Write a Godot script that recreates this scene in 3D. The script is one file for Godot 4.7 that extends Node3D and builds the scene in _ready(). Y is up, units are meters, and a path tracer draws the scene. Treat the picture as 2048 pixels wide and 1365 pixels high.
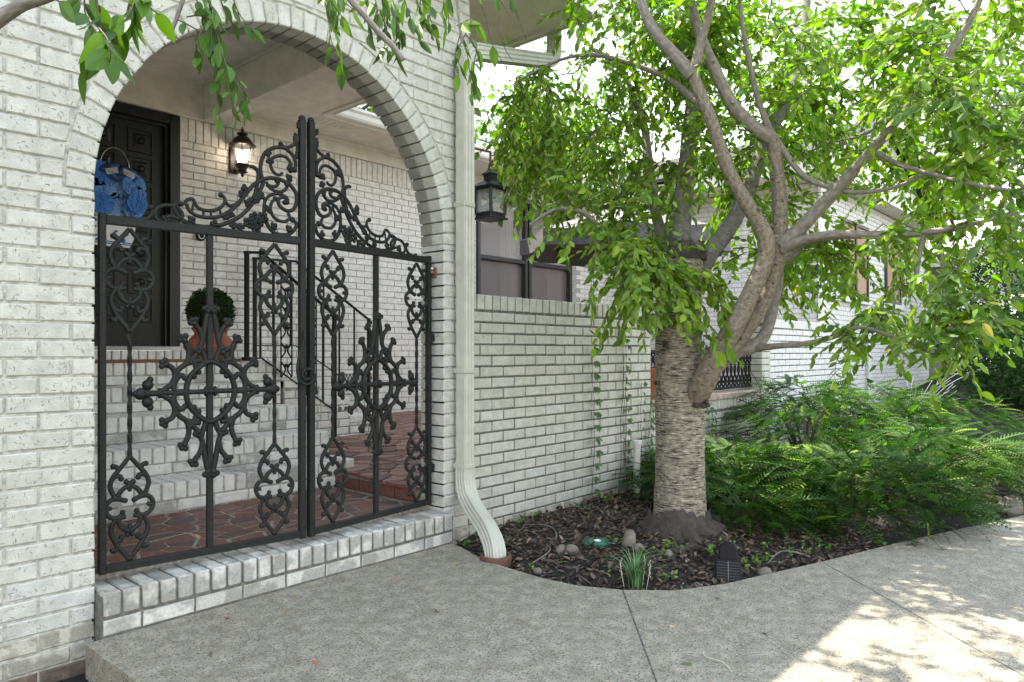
extends Node3D

# ---------------------------------------------------------------- basics
const COURSE := 0.068
const BRICK := 0.213
const ROW0 := -0.0144
const ARCH := Vector2(1.956, 1.72)
const WALL_Z := -3.49
const YAW := 0.72553
const DIST := 3.0815
const EYE := 1.1

var rng := RandomNumberGenerator.new()
var M := {}
var cache := {}


func at(px: float, py: float, depth: float) -> Vector3:
	var a := (px - 1024.0) / 1450.0 * depth
	return Vector3(a * sin(YAW) + depth * cos(YAW), EYE + (703.0 - py) / 1450.0 * depth, DIST + a * cos(YAW) - depth * sin(YAW))


func seen(p: Vector3) -> Vector3:
	var q := Vector2(p.x, DIST - p.z)
	var dx := q.x * sin(YAW) - q.y * cos(YAW)
	var dz := q.x * cos(YAW) + q.y * sin(YAW)
	if dz < 0.2:
		return Vector3(-9999, -9999, dz)
	return Vector3(1024 + 1450 * dx / dz, 703 - 1450 * (p.y - EYE) / dz, dz)


func r(a: float, b: float) -> float:
	return rng.randf_range(a, b)


class MB:
	var v := PackedVector3Array()
	var n := PackedVector3Array()
	var uv := PackedVector2Array()

	func tri3(a: Vector3, b: Vector3, c: Vector3, na: Vector3, nb: Vector3, nc: Vector3, ua := Vector2(), ub := Vector2(), uc := Vector2()) -> void:
		if (c - a).cross(b - a).dot(na + nb + nc) < 0.0:
			v.append_array(PackedVector3Array([a, c, b])); n.append_array(PackedVector3Array([na, nc, nb])); uv.append_array(PackedVector2Array([ua, uc, ub]))
		else:
			v.append_array(PackedVector3Array([a, b, c])); n.append_array(PackedVector3Array([na, nb, nc])); uv.append_array(PackedVector2Array([ua, ub, uc]))

	func tri(a: Vector3, b: Vector3, c: Vector3, out: Vector3) -> void:
		var k := (c - a).cross(b - a)
		if k.length() < 1e-12:
			return
		k = k.normalized()
		if k.dot(out) < 0.0:
			k = -k
		tri3(a, b, c, k, k, k)

	func quad(a: Vector3, b: Vector3, c: Vector3, d: Vector3, out: Vector3) -> void:
		tri(a, b, c, out); tri(a, c, d, out)

	func box(lo: Vector3, hi: Vector3, t := Transform3D()) -> void:
		var p := []
		for i in 8:
			p.append(t * Vector3(hi.x if i & 1 else lo.x, hi.y if i & 2 else lo.y, hi.z if i & 4 else lo.z))
		var o: Vector3 = t * ((lo + hi) / 2)
		for f in [[0, 1, 3, 2], [4, 5, 7, 6], [0, 1, 5, 4], [2, 3, 7, 6], [0, 2, 6, 4], [1, 3, 7, 5]]:
			quad(p[f[0]], p[f[1]], p[f[2]], p[f[3]], (p[f[0]] + p[f[3]] + p[f[1]] + p[f[2]]) / 4 - o)

	# a box whose twelve edges are chamfered
	func cbox(lo: Vector3, hi: Vector3, c: float, t := Transform3D()) -> void:
		var o := (lo + hi) / 2
		var h := (hi - lo) / 2
		c = minf(c, minf(h.x, minf(h.y, h.z)) * 0.45)
		var to: Vector3 = t * o
		for ax in 3:
			for s in [-1.0, 1.0]:
				var u := (ax + 1) % 3
				var w := (ax + 2) % 3
				var q := []
				for e in [[-1, -1], [1, -1], [1, 1], [-1, 1]]:
					var p := Vector3()
					p[ax] = s * h[ax]; p[u] = e[0] * (h[u] - c); p[w] = e[1] * (h[w] - c)
					q.append(t * (o + p))
				quad(q[0], q[1], q[2], q[3], (q[0] + q[2]) / 2 - to)
				for s2 in [-1.0, 1.0]:
					var a := Vector3(); var b := Vector3(); var d := Vector3(); var e2 := Vector3()
					a[ax] = s * h[ax]; a[u] = s2 * (h[u] - c); a[w] = h[w] - c
					b[ax] = s * h[ax]; b[u] = s2 * (h[u] - c); b[w] = -h[w] + c
					d[ax] = s * (h[ax] - c); d[u] = s2 * h[u]; d[w] = -h[w] + c
					e2[ax] = s * (h[ax] - c); e2[u] = s2 * h[u]; e2[w] = h[w] - c
					quad(t * (o + a), t * (o + b), t * (o + d), t * (o + e2), t * (o + a) - to)
					if s2 > 0 or true:
						for s3 in [-1.0, 1.0]:
							if ax == 0:
								var x := Vector3(s * h.x, s2 * (h.y - c), s3 * (h.z - c))
								var y := Vector3(s * (h.x - c), s2 * h.y, s3 * (h.z - c))
								var z := Vector3(s * (h.x - c), s2 * (h.y - c), s3 * h.z)
								tri(t * (o + x), t * (o + y), t * (o + z), t * (o + x) - to)

	# polygon in x/y pushed along z from z0 to z1 (z1 in front), with a chamfered front edge
	func prism(poly: PackedVector2Array, z0: float, z1: float, c: float, t := Transform3D()) -> void:
		var inner := poly
		if c > 0.0:
			var cut := Geometry2D.offset_polygon(poly, -c, Geometry2D.JOIN_MITER)
			if cut.size() == 1 and cut[0].size() == poly.size():
				inner = cut[0]
				var best := 0
				for i in inner.size():
					if inner[i].distance_to(poly[0]) < inner[best].distance_to(poly[0]):
						best = i
				var turned := PackedVector2Array()
				for i in inner.size():
					turned.append(inner[(i + best) % inner.size()])
				if Geometry2D.is_polygon_clockwise(turned) != Geometry2D.is_polygon_clockwise(poly):
					inner = poly; c = 0.0
				else:
					inner = turned
			else:
				c = 0.0
		var front := t.basis * Vector3(0, 0, signf(z1 - z0))
		var ix := Geometry2D.triangulate_polygon(inner)
		for i in range(0, ix.size(), 3):
			var a := inner[ix[i]]; var b := inner[ix[i + 1]]; var d := inner[ix[i + 2]]
			tri(t * Vector3(a.x, a.y, z1), t * Vector3(b.x, b.y, z1), t * Vector3(d.x, d.y, z1), front)
		var cw := Geometry2D.is_polygon_clockwise(poly)
		for i in poly.size():
			var j := (i + 1) % poly.size()
			var e := poly[j] - poly[i]
			var out2 := Vector2(e.y, -e.x) * (-1.0 if cw else 1.0)
			var out := t.basis * Vector3(out2.x, out2.y, 0)
			var zc := z1 - signf(z1 - z0) * c
			quad(t * Vector3(poly[i].x, poly[i].y, z0), t * Vector3(poly[j].x, poly[j].y, z0), t * Vector3(poly[j].x, poly[j].y, zc), t * Vector3(poly[i].x, poly[i].y, zc), out)
			if c > 0.0:
				quad(t * Vector3(poly[i].x, poly[i].y, zc), t * Vector3(poly[j].x, poly[j].y, zc), t * Vector3(inner[j].x, inner[j].y, z1), t * Vector3(inner[i].x, inner[i].y, z1), out.normalized() + front)

	func tube(pts: Array, radii: Array, sides := 8, flat := 1.0, cap := true, lump := 0.0, seed_ := 0) -> void:
		var m := pts.size()
		if m < 2:
			return
		var d0: Vector3 = (pts[1] - pts[0]).normalized()
		var up := Vector3.UP if absf(d0.y) < 0.9 else Vector3.RIGHT
		var s := d0.cross(up).normalized()
		var prev := []
		var prevn := []
		var along := 0.0
		for i in m:
			var d: Vector3
			if i == 0: d = d0
			elif i == m - 1: d = (pts[i] - pts[i - 1]).normalized()
			else: d = (pts[i + 1] - pts[i - 1]).normalized()
			s = (s - d * s.dot(d)).normalized()
			var b := d.cross(s).normalized()
			var ring := []
			var rn := []
			for k in sides + 1:
				var a := TAU * k / sides
				var w := s * cos(a) + b * sin(a) * flat
				var rr: float = radii[i]
				if lump > 0.0:
					rr *= 1.0 + lump * (sin(a * 2.0 + i * 0.9 + seed_) * 0.6 + sin(a * 3.0 - i * 1.7 + seed_ * 2.0) * 0.4)
				ring.append(pts[i] + w * rr)
				rn.append((s * cos(a) + b * sin(a) / maxf(flat, 0.05)).normalized())
			if i > 0:
				var was := along
				along += pts[i].distance_to(pts[i - 1])
				for k in sides:
					var u0 := float(k) / sides
					var u1 := float(k + 1) / sides
					tri3(prev[k], prev[k + 1], ring[k + 1], prevn[k], prevn[k + 1], rn[k + 1], Vector2(u0, was), Vector2(u1, was), Vector2(u1, along))
					tri3(prev[k], ring[k + 1], ring[k], prevn[k], rn[k + 1], rn[k], Vector2(u0, was), Vector2(u1, along), Vector2(u0, along))
			if cap and (i == 0 or i == m - 1):
				for k in sides:
					tri(pts[i], ring[k], ring[k + 1], -d if i == 0 else d)
			prev = ring
			prevn = rn

	func ball(c: Vector3, rad: float, squash := Vector3.ONE, rings := 5, segs := 8, t := Basis()) -> void:
		for i in rings:
			var a0 := PI * i / rings
			var a1 := PI * (i + 1) / rings
			for k in segs:
				var q := []
				for e in [[a0, k], [a0, k + 1], [a1, k + 1], [a1, k]]:
					var b: float = TAU * e[1] / segs
					q.append(Vector3(sin(e[0]) * cos(b), cos(e[0]), sin(e[0]) * sin(b)))
				var w := []
				for p in q:
					w.append(c + t * (p * squash * rad))
				if i > 0:
					tri3(w[0], w[1], w[2], t * q[0], t * q[1], t * q[2])
				if i < rings - 1:
					tri3(w[0], w[2], w[3], t * q[0], t * q[2], t * q[3])

	# profile of (radius, height) pairs turned about y; crease = flat-shaded rings
	func lathe(profile: Array, segs: int, o := Vector3()) -> void:
		for i in profile.size() - 1:
			var p: Vector2 = profile[i]
			var q: Vector2 = profile[i + 1]
			var e := q - p
			if e.length() < 1e-6:
				continue
			var nn := Vector2(e.y, -e.x).normalized()
			for k in segs:
				var c := []
				var cn := []
				for b in [TAU * k / segs, TAU * (k + 1) / segs]:
					c.append(o + Vector3(p.x * cos(b), p.y, p.x * sin(b)))
					c.append(o + Vector3(q.x * cos(b), q.y, q.x * sin(b)))
					cn.append(Vector3(nn.x * cos(b), nn.y, nn.x * sin(b)))
				if p.x > 1e-5: tri3(c[0], c[2], c[3], cn[0], cn[1], cn[1])
				if q.x > 1e-5: tri3(c[0], c[3], c[1], cn[0], cn[1], cn[0])

	func mesh() -> ArrayMesh:
		var a := []
		a.resize(Mesh.ARRAY_MAX)
		a[Mesh.ARRAY_VERTEX] = v; a[Mesh.ARRAY_NORMAL] = n; a[Mesh.ARRAY_TEX_UV] = uv
		var m := ArrayMesh.new()
		if v.size():
			m.add_surface_from_arrays(Mesh.PRIMITIVE_TRIANGLES, a)
		return m


func put(called: String, b, mat: Material, parent: Node = null, where := Vector3.ZERO) -> MeshInstance3D:
	var o := MeshInstance3D.new()
	o.name = called
	o.mesh = b.mesh() if b is MB else b
	o.material_override = mat
	o.position = where
	(parent if parent else self).add_child(o, true)
	return o


func thing(called: String, label: String, category: String, where := Vector3.ZERO, group := "", turn := 0.0) -> Node3D:
	var o := Node3D.new()
	o.name = called
	o.position = where
	o.rotation.y = turn
	add_child(o, true)
	return tag(o, label, category, group)


func tag(o: Node3D, label: String, category: String, group := "") -> Node3D:
	o.set_meta("label", label)
	o.set_meta("category", category)
	if group:
		o.set_meta("group", group)
	return o


func kind(o: Node3D, what: String) -> Node3D:
	o.set_meta("kind", what)
	return o


func smooth(p: Array, steps := 4) -> Array:
	var out := []
	for i in p.size() - 1:
		var a = p[maxi(i - 1, 0)]; var b = p[i]; var c = p[i + 1]; var d = p[mini(i + 2, p.size() - 1)]
		for k in steps:
			var t := float(k) / steps
			out.append(0.5 * ((2.0 * b) + (c - a) * t + (2.0 * a - 5.0 * b + 4.0 * c - d) * t * t + (3.0 * b - a - 3.0 * c + d) * t * t * t))
	out.append(p[-1])
	return out


func spread(a: Array, count: int) -> Array:   # radii resampled to count entries
	var out := []
	for i in count:
		var t := float(i) / maxf(1.0, count - 1) * (a.size() - 1)
		var k := mini(int(t), a.size() - 2)
		out.append(lerpf(a[k], a[k + 1], t - k))
	return out


func copies(called: String, mesh: Mesh, mat: Material, where: Array, tints: Array, parent: Node = null) -> MultiMeshInstance3D:
	var mm := MultiMesh.new()
	mm.transform_format = MultiMesh.TRANSFORM_3D
	mm.use_colors = true
	mm.mesh = mesh
	mm.instance_count = where.size()
	for i in where.size():
		mm.set_instance_transform(i, where[i])
		mm.set_instance_color(i, tints[i % tints.size()])
	var o := MultiMeshInstance3D.new()
	o.name = called
	o.multimesh = mm
	o.material_override = mat
	(parent if parent else self).add_child(o, true)
	kind(o, "stuff")
	return o


# ---------------------------------------------------------------- textures and materials
func noise_bytes(size: int, freq: float, seed_: int, octaves := 4, type := FastNoiseLite.TYPE_SIMPLEX_SMOOTH) -> PackedByteArray:
	var f := FastNoiseLite.new()
	f.noise_type = type
	f.frequency = freq
	f.seed = seed_
	f.fractal_octaves = octaves
	var im := f.get_seamless_image(size, size, false, false, 0.15)
	im.convert(Image.FORMAT_L8)
	return im.get_data()


func tex_of(data: PackedByteArray, size: int, format := Image.FORMAT_L8) -> ImageTexture:
	return ImageTexture.create_from_image(Image.create_from_data(size, size, false, format, data))


func normal_of(data: PackedByteArray, size: int, amount: float) -> ImageTexture:
	var im := Image.create_from_data(size, size, false, Image.FORMAT_L8, data)
	im.convert(Image.FORMAT_RGBA8)
	im.bump_map_to_normal_map(amount)
	return ImageTexture.create_from_image(im)


func mat(key: String, c: Color, rough := 0.7, metal := 0.0) -> StandardMaterial3D:
	var m := StandardMaterial3D.new()
	m.resource_name = key
	m.albedo_color = Color(c.r, c.g, c.b).linear_to_srgb()
	m.roughness = rough
	m.metallic = metal
	M[key] = m
	return m


func skin(m: StandardMaterial3D, albedo: Texture2D, norm: Texture2D, scale: float, depth := 1.0, world := true) -> void:
	m.uv1_triplanar = true
	m.uv1_world_triplanar = world
	m.uv1_scale = Vector3.ONE * scale
	if albedo:
		m.albedo_texture = albedo
	if norm:
		m.normal_enabled = true
		m.normal_texture = norm
		m.normal_scale = depth


func make_materials() -> void:
	# rough painted brick: mottled, with the short dark tears of wire-cut clay
	var size := 1024
	var a := noise_bytes(size, 0.012, 11, 5)
	var fine := noise_bytes(size, 0.09, 12, 3)
	var h := PackedByteArray(); h.resize(size * size)
	var c := PackedByteArray(); c.resize(size * size)
	for i in size * size:
		c[i] = clampi(236 + (a[i] - 128) / 7 + (fine[i] - 128) / 12, 0, 255)
		h[i] = clampi(170 + (fine[i] - 128) / 4 + (a[i] - 128) / 6, 0, 255)
	for k in 1500:
		var x := rng.randf() * size
		var y := rng.randf() * size
		var ang := (PI / 2 if rng.randf() < 0.5 else 0.0) + r(-0.7, 0.7)
		var deep := rng.randf()
		var wide := 1 if rng.randf() < 0.8 else 2
		for s in rng.randi_range(3, 17):
			ang += r(-0.7, 0.7)
			x += cos(ang) * 1.1
			y += sin(ang) * 1.1
			for w in wide:
				var id := posmod(int(y) + w, size) * size + posmod(int(x), size)
				c[id] = int(lerpf(c[id], 78.0, 0.25 + 0.55 * deep))
				h[id] = 30
				id = posmod(int(y) + w + 1, size) * size + posmod(int(x), size)
				h[id] = mini(h[id], 100)
	var brick_c := tex_of(c, size)
	var brick_n := normal_of(h, size, 5.0)
	# exposed aggregate concrete
	size = 1024
	a = noise_bytes(size, 0.006, 21, 5)
	fine = noise_bytes(size, 0.2, 22, 2)
	var rgb := PackedByteArray(); rgb.resize(size * size * 3)
	h = PackedByteArray(); h.resize(size * size)
	for i in size * size:
		var g := 176 + int((a[i] - 128) * 0.27) + (fine[i] - 128) / 5
		rgb[i * 3] = clampi(g, 0, 255); rgb[i * 3 + 1] = clampi(g - 3, 0, 255); rgb[i * 3 + 2] = clampi(g - 10, 0, 255)
		h[i] = 120 + (fine[i] - 128) / 5
	for k in 15000:
		var x0 := rng.randi() % size
		var y0 := rng.randi() % size
		var rad := 1.0 + pow(rng.randf(), 2.0) * 5.0
		var tone := r(0.58, 1.22)
		var warm := r(-0.06, 0.09)
		var sx := r(0.6, 1.0)
		for dy in range(-int(rad) - 1, int(rad) + 2):
			for dx in range(-int(rad) - 1, int(rad) + 2):
				if Vector2(dx * sx, dy).length() <= rad:
					var id := posmod(y0 + dy, size) * size + posmod(x0 + dx, size)
					rgb[id * 3] = clampi(int(170 * (tone + warm)), 0, 255); rgb[id * 3 + 1] = clampi(int(168 * tone), 0, 255); rgb[id * 3 + 2] = clampi(int(160 * (tone - warm)), 0, 255)
					h[id] = 190
	var conc_c := tex_of(rgb, size, Image.FORMAT_RGB8)
	var conc_n := normal_of(h, size, 2.0)
	# cherry bark: rings of dark lenticels on silver skin
	size = 512
	a = noise_bytes(size, 0.02, 31, 5)
	fine = noise_bytes(size, 0.12, 32, 3)
	rgb = PackedByteArray(); rgb.resize(size * size * 3)
	h = PackedByteArray(); h.resize(size * size)
	for i in size * size:
		var st: int = a[((i / size * 4) % size) * size + i % size]
		var g := 166 + int((st - 128) * 0.32) + int((fine[((i / size * 3) % size) * size + i % size] - 128) * 0.22) + int((a[i] - 128) * 0.25)
		rgb[i * 3] = clampi(g, 0, 255); rgb[i * 3 + 1] = clampi(int(g * 0.95), 0, 255); rgb[i * 3 + 2] = clampi(int(g * 0.87), 0, 255)
		h[i] = clampi(150 + (fine[i] - 128) / 3, 0, 255)
	for k in 420:
		var x0 := rng.randi() % size
		var y0 := rng.randi() % size
		var len_ := rng.randi_range(16, 110)
		var thick := r(0.9, 2.7)
		var dark := r(0.15, 0.5) if rng.randf() < 0.7 else r(1.2, 1.5)
		var bend := r(-0.08, 0.08)
		for dx in len_:
			var half := thick * sin(PI * (dx + 0.5) / len_)
			for dy in range(-int(half), int(half) + 1):
				var id := posmod(y0 + dy + int(bend * dx + 1.3 * sin(dx * 0.21 + k)), size) * size + posmod(x0 + dx, size)
				for q in 3:
					rgb[id * 3 + q] = clampi(int(rgb[id * 3 + q] * dark), 25, 245)
				h[id] = 60 if dark < 1.0 else 225
	var bark_c := tex_of(rgb, size, Image.FORMAT_RGB8)
	var bark_n := normal_of(h, size, 4.0)
	for i in size * size:
		var g := 178 + (a[i] - 128) / 3 + (fine[i] - 128) / 5
		rgb[i * 3] = clampi(g, 0, 255); rgb[i * 3 + 1] = clampi(int(g * 0.95), 0, 255); rgb[i * 3 + 2] = clampi(int(g * 0.88), 0, 255)
	for k in 150:
		var x0 := rng.randi() % size
		var y0 := rng.randi() % size
		var len_ := rng.randi_range(10, 44)
		var thick := r(1.0, 3.2)
		for dx in len_:
			var half := thick * sin(PI * (dx + 0.5) / len_)
			for dy in range(-int(half), int(half) + 1):
				var id := posmod(y0 + dy, size) * size + posmod(x0 + dx, size)
				for q in 3:
					rgb[id * 3 + q] = int(rgb[id * 3 + q] * 0.5)
	var smooth_c := tex_of(rgb, size, Image.FORMAT_RGB8)
	# plain mottling
	size = 512
	a = noise_bytes(size, 0.015, 41, 5)
	fine = noise_bytes(size, 0.11, 42, 3)
	c = PackedByteArray(); c.resize(size * size)
	h = PackedByteArray(); h.resize(size * size)
	for i in size * size:
		c[i] = clampi(215 + (a[i] - 128) / 3 + (fine[i] - 128) / 5, 0, 255)
		h[i] = clampi(128 + (a[i] - 128) / 2 + (fine[i] - 128) / 2, 0, 255)
	var mot_c := tex_of(c, size)
	var mot_n := normal_of(h, size, 4.0)
	var sc := PackedByteArray(); sc.resize(size * size)
	for i in size * size:
		sc[i] = clampi(238 + (a[i] - 128) / 9 + (fine[i] - 128) / 16, 0, 255)
	var soft_c := tex_of(sc, size)
	# blotchy stain: dark where damp dirt has settled
	for i in size * size:
		var q := clampf((a[i] - 105) / 60.0, 0.0, 1.0)
		c[i] = int(lerpf(192.0, 240.0, q)) + (fine[i] - 128) / 6
	var stain_c := tex_of(c, size)
	# soil
	for i in size * size:
		c[i] = clampi(130 + (a[i] - 128) / 2 + (fine[i] - 128), 20, 255)
	var soil_c := tex_of(c, size)
	# wood grain / brushed streaks for stucco boards
	skin(mat("brick", Color(0.555, 0.55, 0.48), 0.55), brick_c, brick_n, 0.95, 0.9)
	skin(mat("brick_b", Color(0.525, 0.52, 0.455), 0.55), brick_c, brick_n, 0.95, 0.9)
	skin(mat("brick_c", Color(0.57, 0.565, 0.51), 0.5), brick_c, brick_n, 0.95, 0.9)
	skin(mat("brick_stained", Color(0.50, 0.47, 0.38), 0.7), stain_c, brick_n, 1.3, 0.9)
	skin(mat("brick_raw", Color(0.20, 0.15, 0.11), 0.85), stain_c, brick_n, 1.3, 0.9)
	skin(mat("brick_house", Color(0.80, 0.775, 0.73), 0.55), brick_c, brick_n, 0.95, 0.7)
	skin(mat("brick_wing", Color(0.74, 0.735, 0.72), 0.55), brick_c, brick_n, 0.95, 0.7)
	skin(mat("brick_step", Color(0.77, 0.755, 0.705), 0.6), brick_c, brick_n, 0.95, 0.8)
	skin(mat("brick_sill", Color(0.585, 0.575, 0.52), 0.65), stain_c, brick_n, 0.8, 0.8)
	skin(mat("brick_sill_b", Color(0.50, 0.48, 0.42), 0.7), stain_c, brick_n, 1.0, 0.8)
	skin(mat("brick_step_b", Color(0.64, 0.62, 0.565), 0.65), stain_c, brick_n, 0.95, 0.8)
	skin(mat("mortar", Color(0.58, 0.575, 0.50), 0.9), mot_c, mot_n, 3.0, 0.6)
	skin(mat("mortar_dark", Color(0.19, 0.185, 0.16), 0.95), mot_c, mot_n, 3.0, 0.6)
	skin(mat("mortar_house", Color(0.50, 0.48, 0.44), 0.9), mot_c, mot_n, 3.0, 0.6)
	skin(mat("concrete", Color(0.55, 0.52, 0.455), 0.85), conc_c, conc_n, 1.55, 0.7)
	skin(mat("stucco", Color(0.85, 0.795, 0.715), 0.8), soft_c, mot_n, 0.7, 0.12)
	skin(mat("trim", Color(0.80, 0.765, 0.70), 0.55), soft_c, null, 0.6)
	skin(mat("metal_paint", Color(0.50, 0.495, 0.42), 0.45), soft_c, mot_n, 1.3, 0.1)
	skin(mat("iron", Color(0.022, 0.0245, 0.022), 0.5), mot_c, mot_n, 6.0, 0.5)
	skin(mat("rail_iron", Color(0.02, 0.02, 0.021), 0.45), mot_c, mot_n, 6.0, 0.35)
	skin(mat("door_black", Color(0.012, 0.012, 0.012), 0.38), mot_c, mot_n, 2.5, 0.08)
	skin(mat("tile_a", Color(0.20, 0.075, 0.05), 0.5), mot_c, mot_n, 3.2, 0.3)
	skin(mat("tile_b", Color(0.155, 0.065, 0.05), 0.5), mot_c, mot_n, 3.7, 0.3)
	skin(mat("tile_c", Color(0.36, 0.19, 0.145), 0.55), mot_c, mot_n, 2.9, 0.3)
	skin(mat("tile_d", Color(0.115, 0.06, 0.05), 0.5), mot_c, mot_n, 3.4, 0.3)
	skin(mat("grout", Color(0.36, 0.335, 0.28), 0.9), mot_c, mot_n, 4.0, 0.5)
	skin(mat("soil", Color(0.055, 0.042, 0.032), 0.95), soil_c, mot_n, 2.2, 1.2)
	skin(mat("joint", Color(0.42, 0.39, 0.33), 0.95), soil_c, mot_n, 3.0, 0.6)
	skin(mat("dirt_bank", Color(0.14, 0.10, 0.075), 0.95), soil_c, mot_n, 1.3, 1.0)
	skin(mat("lawn", Color(0.09, 0.15, 0.035), 0.9), soil_c, mot_n, 2.0, 1.0)
	skin(mat("terracotta", Color(0.42, 0.135, 0.07), 0.75), mot_c, mot_n, 3.0, 0.35, false)
	skin(mat("old_clay", Color(0.16, 0.075, 0.05), 0.8), mot_c, mot_n, 4.0, 0.5)
	skin(mat("roof", Color(0.10, 0.09, 0.085), 0.9), soil_c, mot_n, 3.0, 0.8)
	skin(mat("rock", Color(0.22, 0.195, 0.155), 0.8), mot_c, mot_n, 5.0, 0.6, false)
	skin(mat("stone_ledge", Color(0.52, 0.40, 0.32), 0.8), mot_c, mot_n, 2.0, 0.5)
	skin(mat("umbrella", Color(0.15, 0.14, 0.155), 0.8), mot_c, mot_n, 1.2, 0.2)
	skin(mat("litter", Color(1, 1, 1), 0.8), mot_c, null, 9.0, 1.0, false)
	M.litter.vertex_color_use_as_albedo = true
	M.iron.metallic_specular = 0.3
	M.rail_iron.metallic_specular = 0.25
	mat("rust", Color(0.17, 0.075, 0.035), 0.85)
	mat("bronze", Color(0.03, 0.026, 0.022), 0.4, 0.5)
	mat("dark_frame", Color(0.028, 0.027, 0.028), 0.4)
	mat("black_plastic", Color(0.010, 0.010, 0.011), 0.55).metallic_specular = 0.25
	mat("solar", Color(0.008, 0.008, 0.010), 0.3).metallic_specular = 0.25
	mat("pvc", Color(0.58, 0.58, 0.53), 0.5)
	mat("blind", Color(0.36, 0.23, 0.16), 0.8)
	mat("room", Color(0.22, 0.18, 0.165), 0.8)
	mat("curtain", Color(0.72, 0.68, 0.63), 0.9)
	mat("ivory", Color(0.75, 0.75, 0.70), 0.5)
	mat("straw", Color(0.45, 0.42, 0.33), 0.6)
	mat("white", Color(0.78, 0.78, 0.76), 0.5)
	mat("jar_blue", Color(0.035, 0.12, 0.48), 0.35)
	mat("navy", Color(0.012, 0.045, 0.15), 0.5)
	mat("wire", Color(0.55, 0.55, 0.55), 0.3, 0.8)
	mat("green_lid", Color(0.01, 0.14, 0.08), 0.35)
	mat("stem", Color(0.10, 0.09, 0.05), 0.8)
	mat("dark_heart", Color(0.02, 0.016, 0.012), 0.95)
	for k in [["bloom_a", Color(0.13, 0.38, 0.95)], ["bloom_b", Color(0.26, 0.48, 0.97)], ["bloom_c", Color(0.05, 0.26, 0.84)]]:
		skin(mat(k[0], k[1], 0.6), mot_c, mot_n, 9.0, 1.0)
	mat("bloom_leaf", Color(0.12, 0.17, 0.035), 0.6)
	var b := mat("bark", Color(0.57, 0.545, 0.505), 0.8)
	b.albedo_texture = bark_c; b.normal_enabled = true; b.normal_texture = bark_n; b.normal_scale = 1.0
	b.uv1_scale = Vector3(2, 2.1, 1)
	b = mat("bark_limb", Color(0.29, 0.25, 0.21), 0.7)
	b.albedo_texture = mot_c; b.normal_enabled = true; b.normal_texture = bark_n; b.normal_scale = 0.6
	b.uv1_scale = Vector3(1, 2.6, 1)
	b = mat("bark_smooth", Color(0.40, 0.365, 0.32), 0.7)
	b.albedo_texture = smooth_c; b.normal_enabled = true; b.normal_texture = bark_n; b.normal_scale = 0.4
	b.uv1_scale = Vector3(1, 2.2, 1)
	skin(mat("bark_old", Color(0.20, 0.185, 0.16), 0.9), stain_c, brick_n, 3.5, 1.6)
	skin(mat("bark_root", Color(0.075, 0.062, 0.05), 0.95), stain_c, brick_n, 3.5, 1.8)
	mat("twig", Color(0.085, 0.06, 0.045), 0.8)
	var g := mat("glass", Color(0.9, 0.92, 0.9), 0.05); g.transparency = BaseMaterial3D.TRANSPARENCY_ALPHA; g.albedo_color.a = 0.12
	g = mat("lamp_glass", Color(0.9, 0.88, 0.84), 0.2); g.transparency = BaseMaterial3D.TRANSPARENCY_ALPHA; g.albedo_color.a = 0.35
	g = mat("pane", Color(0.20, 0.165, 0.155), 0.05); g.metallic_specular = 0.8; g.transparency = BaseMaterial3D.TRANSPARENCY_ALPHA; g.albedo_color.a = 0.5
	g = mat("pane_up", Color(0.42, 0.40, 0.38), 0.04); g.metallic_specular = 1.0; g.transparency = BaseMaterial3D.TRANSPARENCY_ALPHA; g.albedo_color.a = 0.45
	g = mat("bulb", Color(0.9, 0.85, 0.75), 0.4); g.emission_enabled = true; g.emission = Color(1.0, 0.94, 0.86); g.emission_energy_multiplier = 1.8
	# leaves let light through
	for k in [["leaf", Color(1, 1, 1), Color(0.86, 1.0, 0.07)], ["needle", Color(1, 1, 1), Color(0.55, 0.8, 0.2)]]:
		var m := mat(k[0], k[1], 0.45 if k[0] == "leaf" else 0.6)
		m.metallic_specular = 0.5 if k[0] == "leaf" else 0.25
		m.vertex_color_use_as_albedo = true
		m.backlight_enabled = true
		m.backlight = k[2]
	for k in 4:
		var m := mat("leaf_%s" % ["one", "two", "three", "four"][k], LEAF[k], 0.45)
		m.backlight_enabled = true
		m.metallic_specular = 0.3
		m.backlight = Color(0.24, 0.36, 0.018) if k < 3 else Color(0.4, 0.36, 0.08)


const LEAF := [Color(0.048, 0.105, 0.014), Color(0.07, 0.135, 0.02), Color(0.034, 0.078, 0.014), Color(0.42, 0.35, 0.06)]


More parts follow.
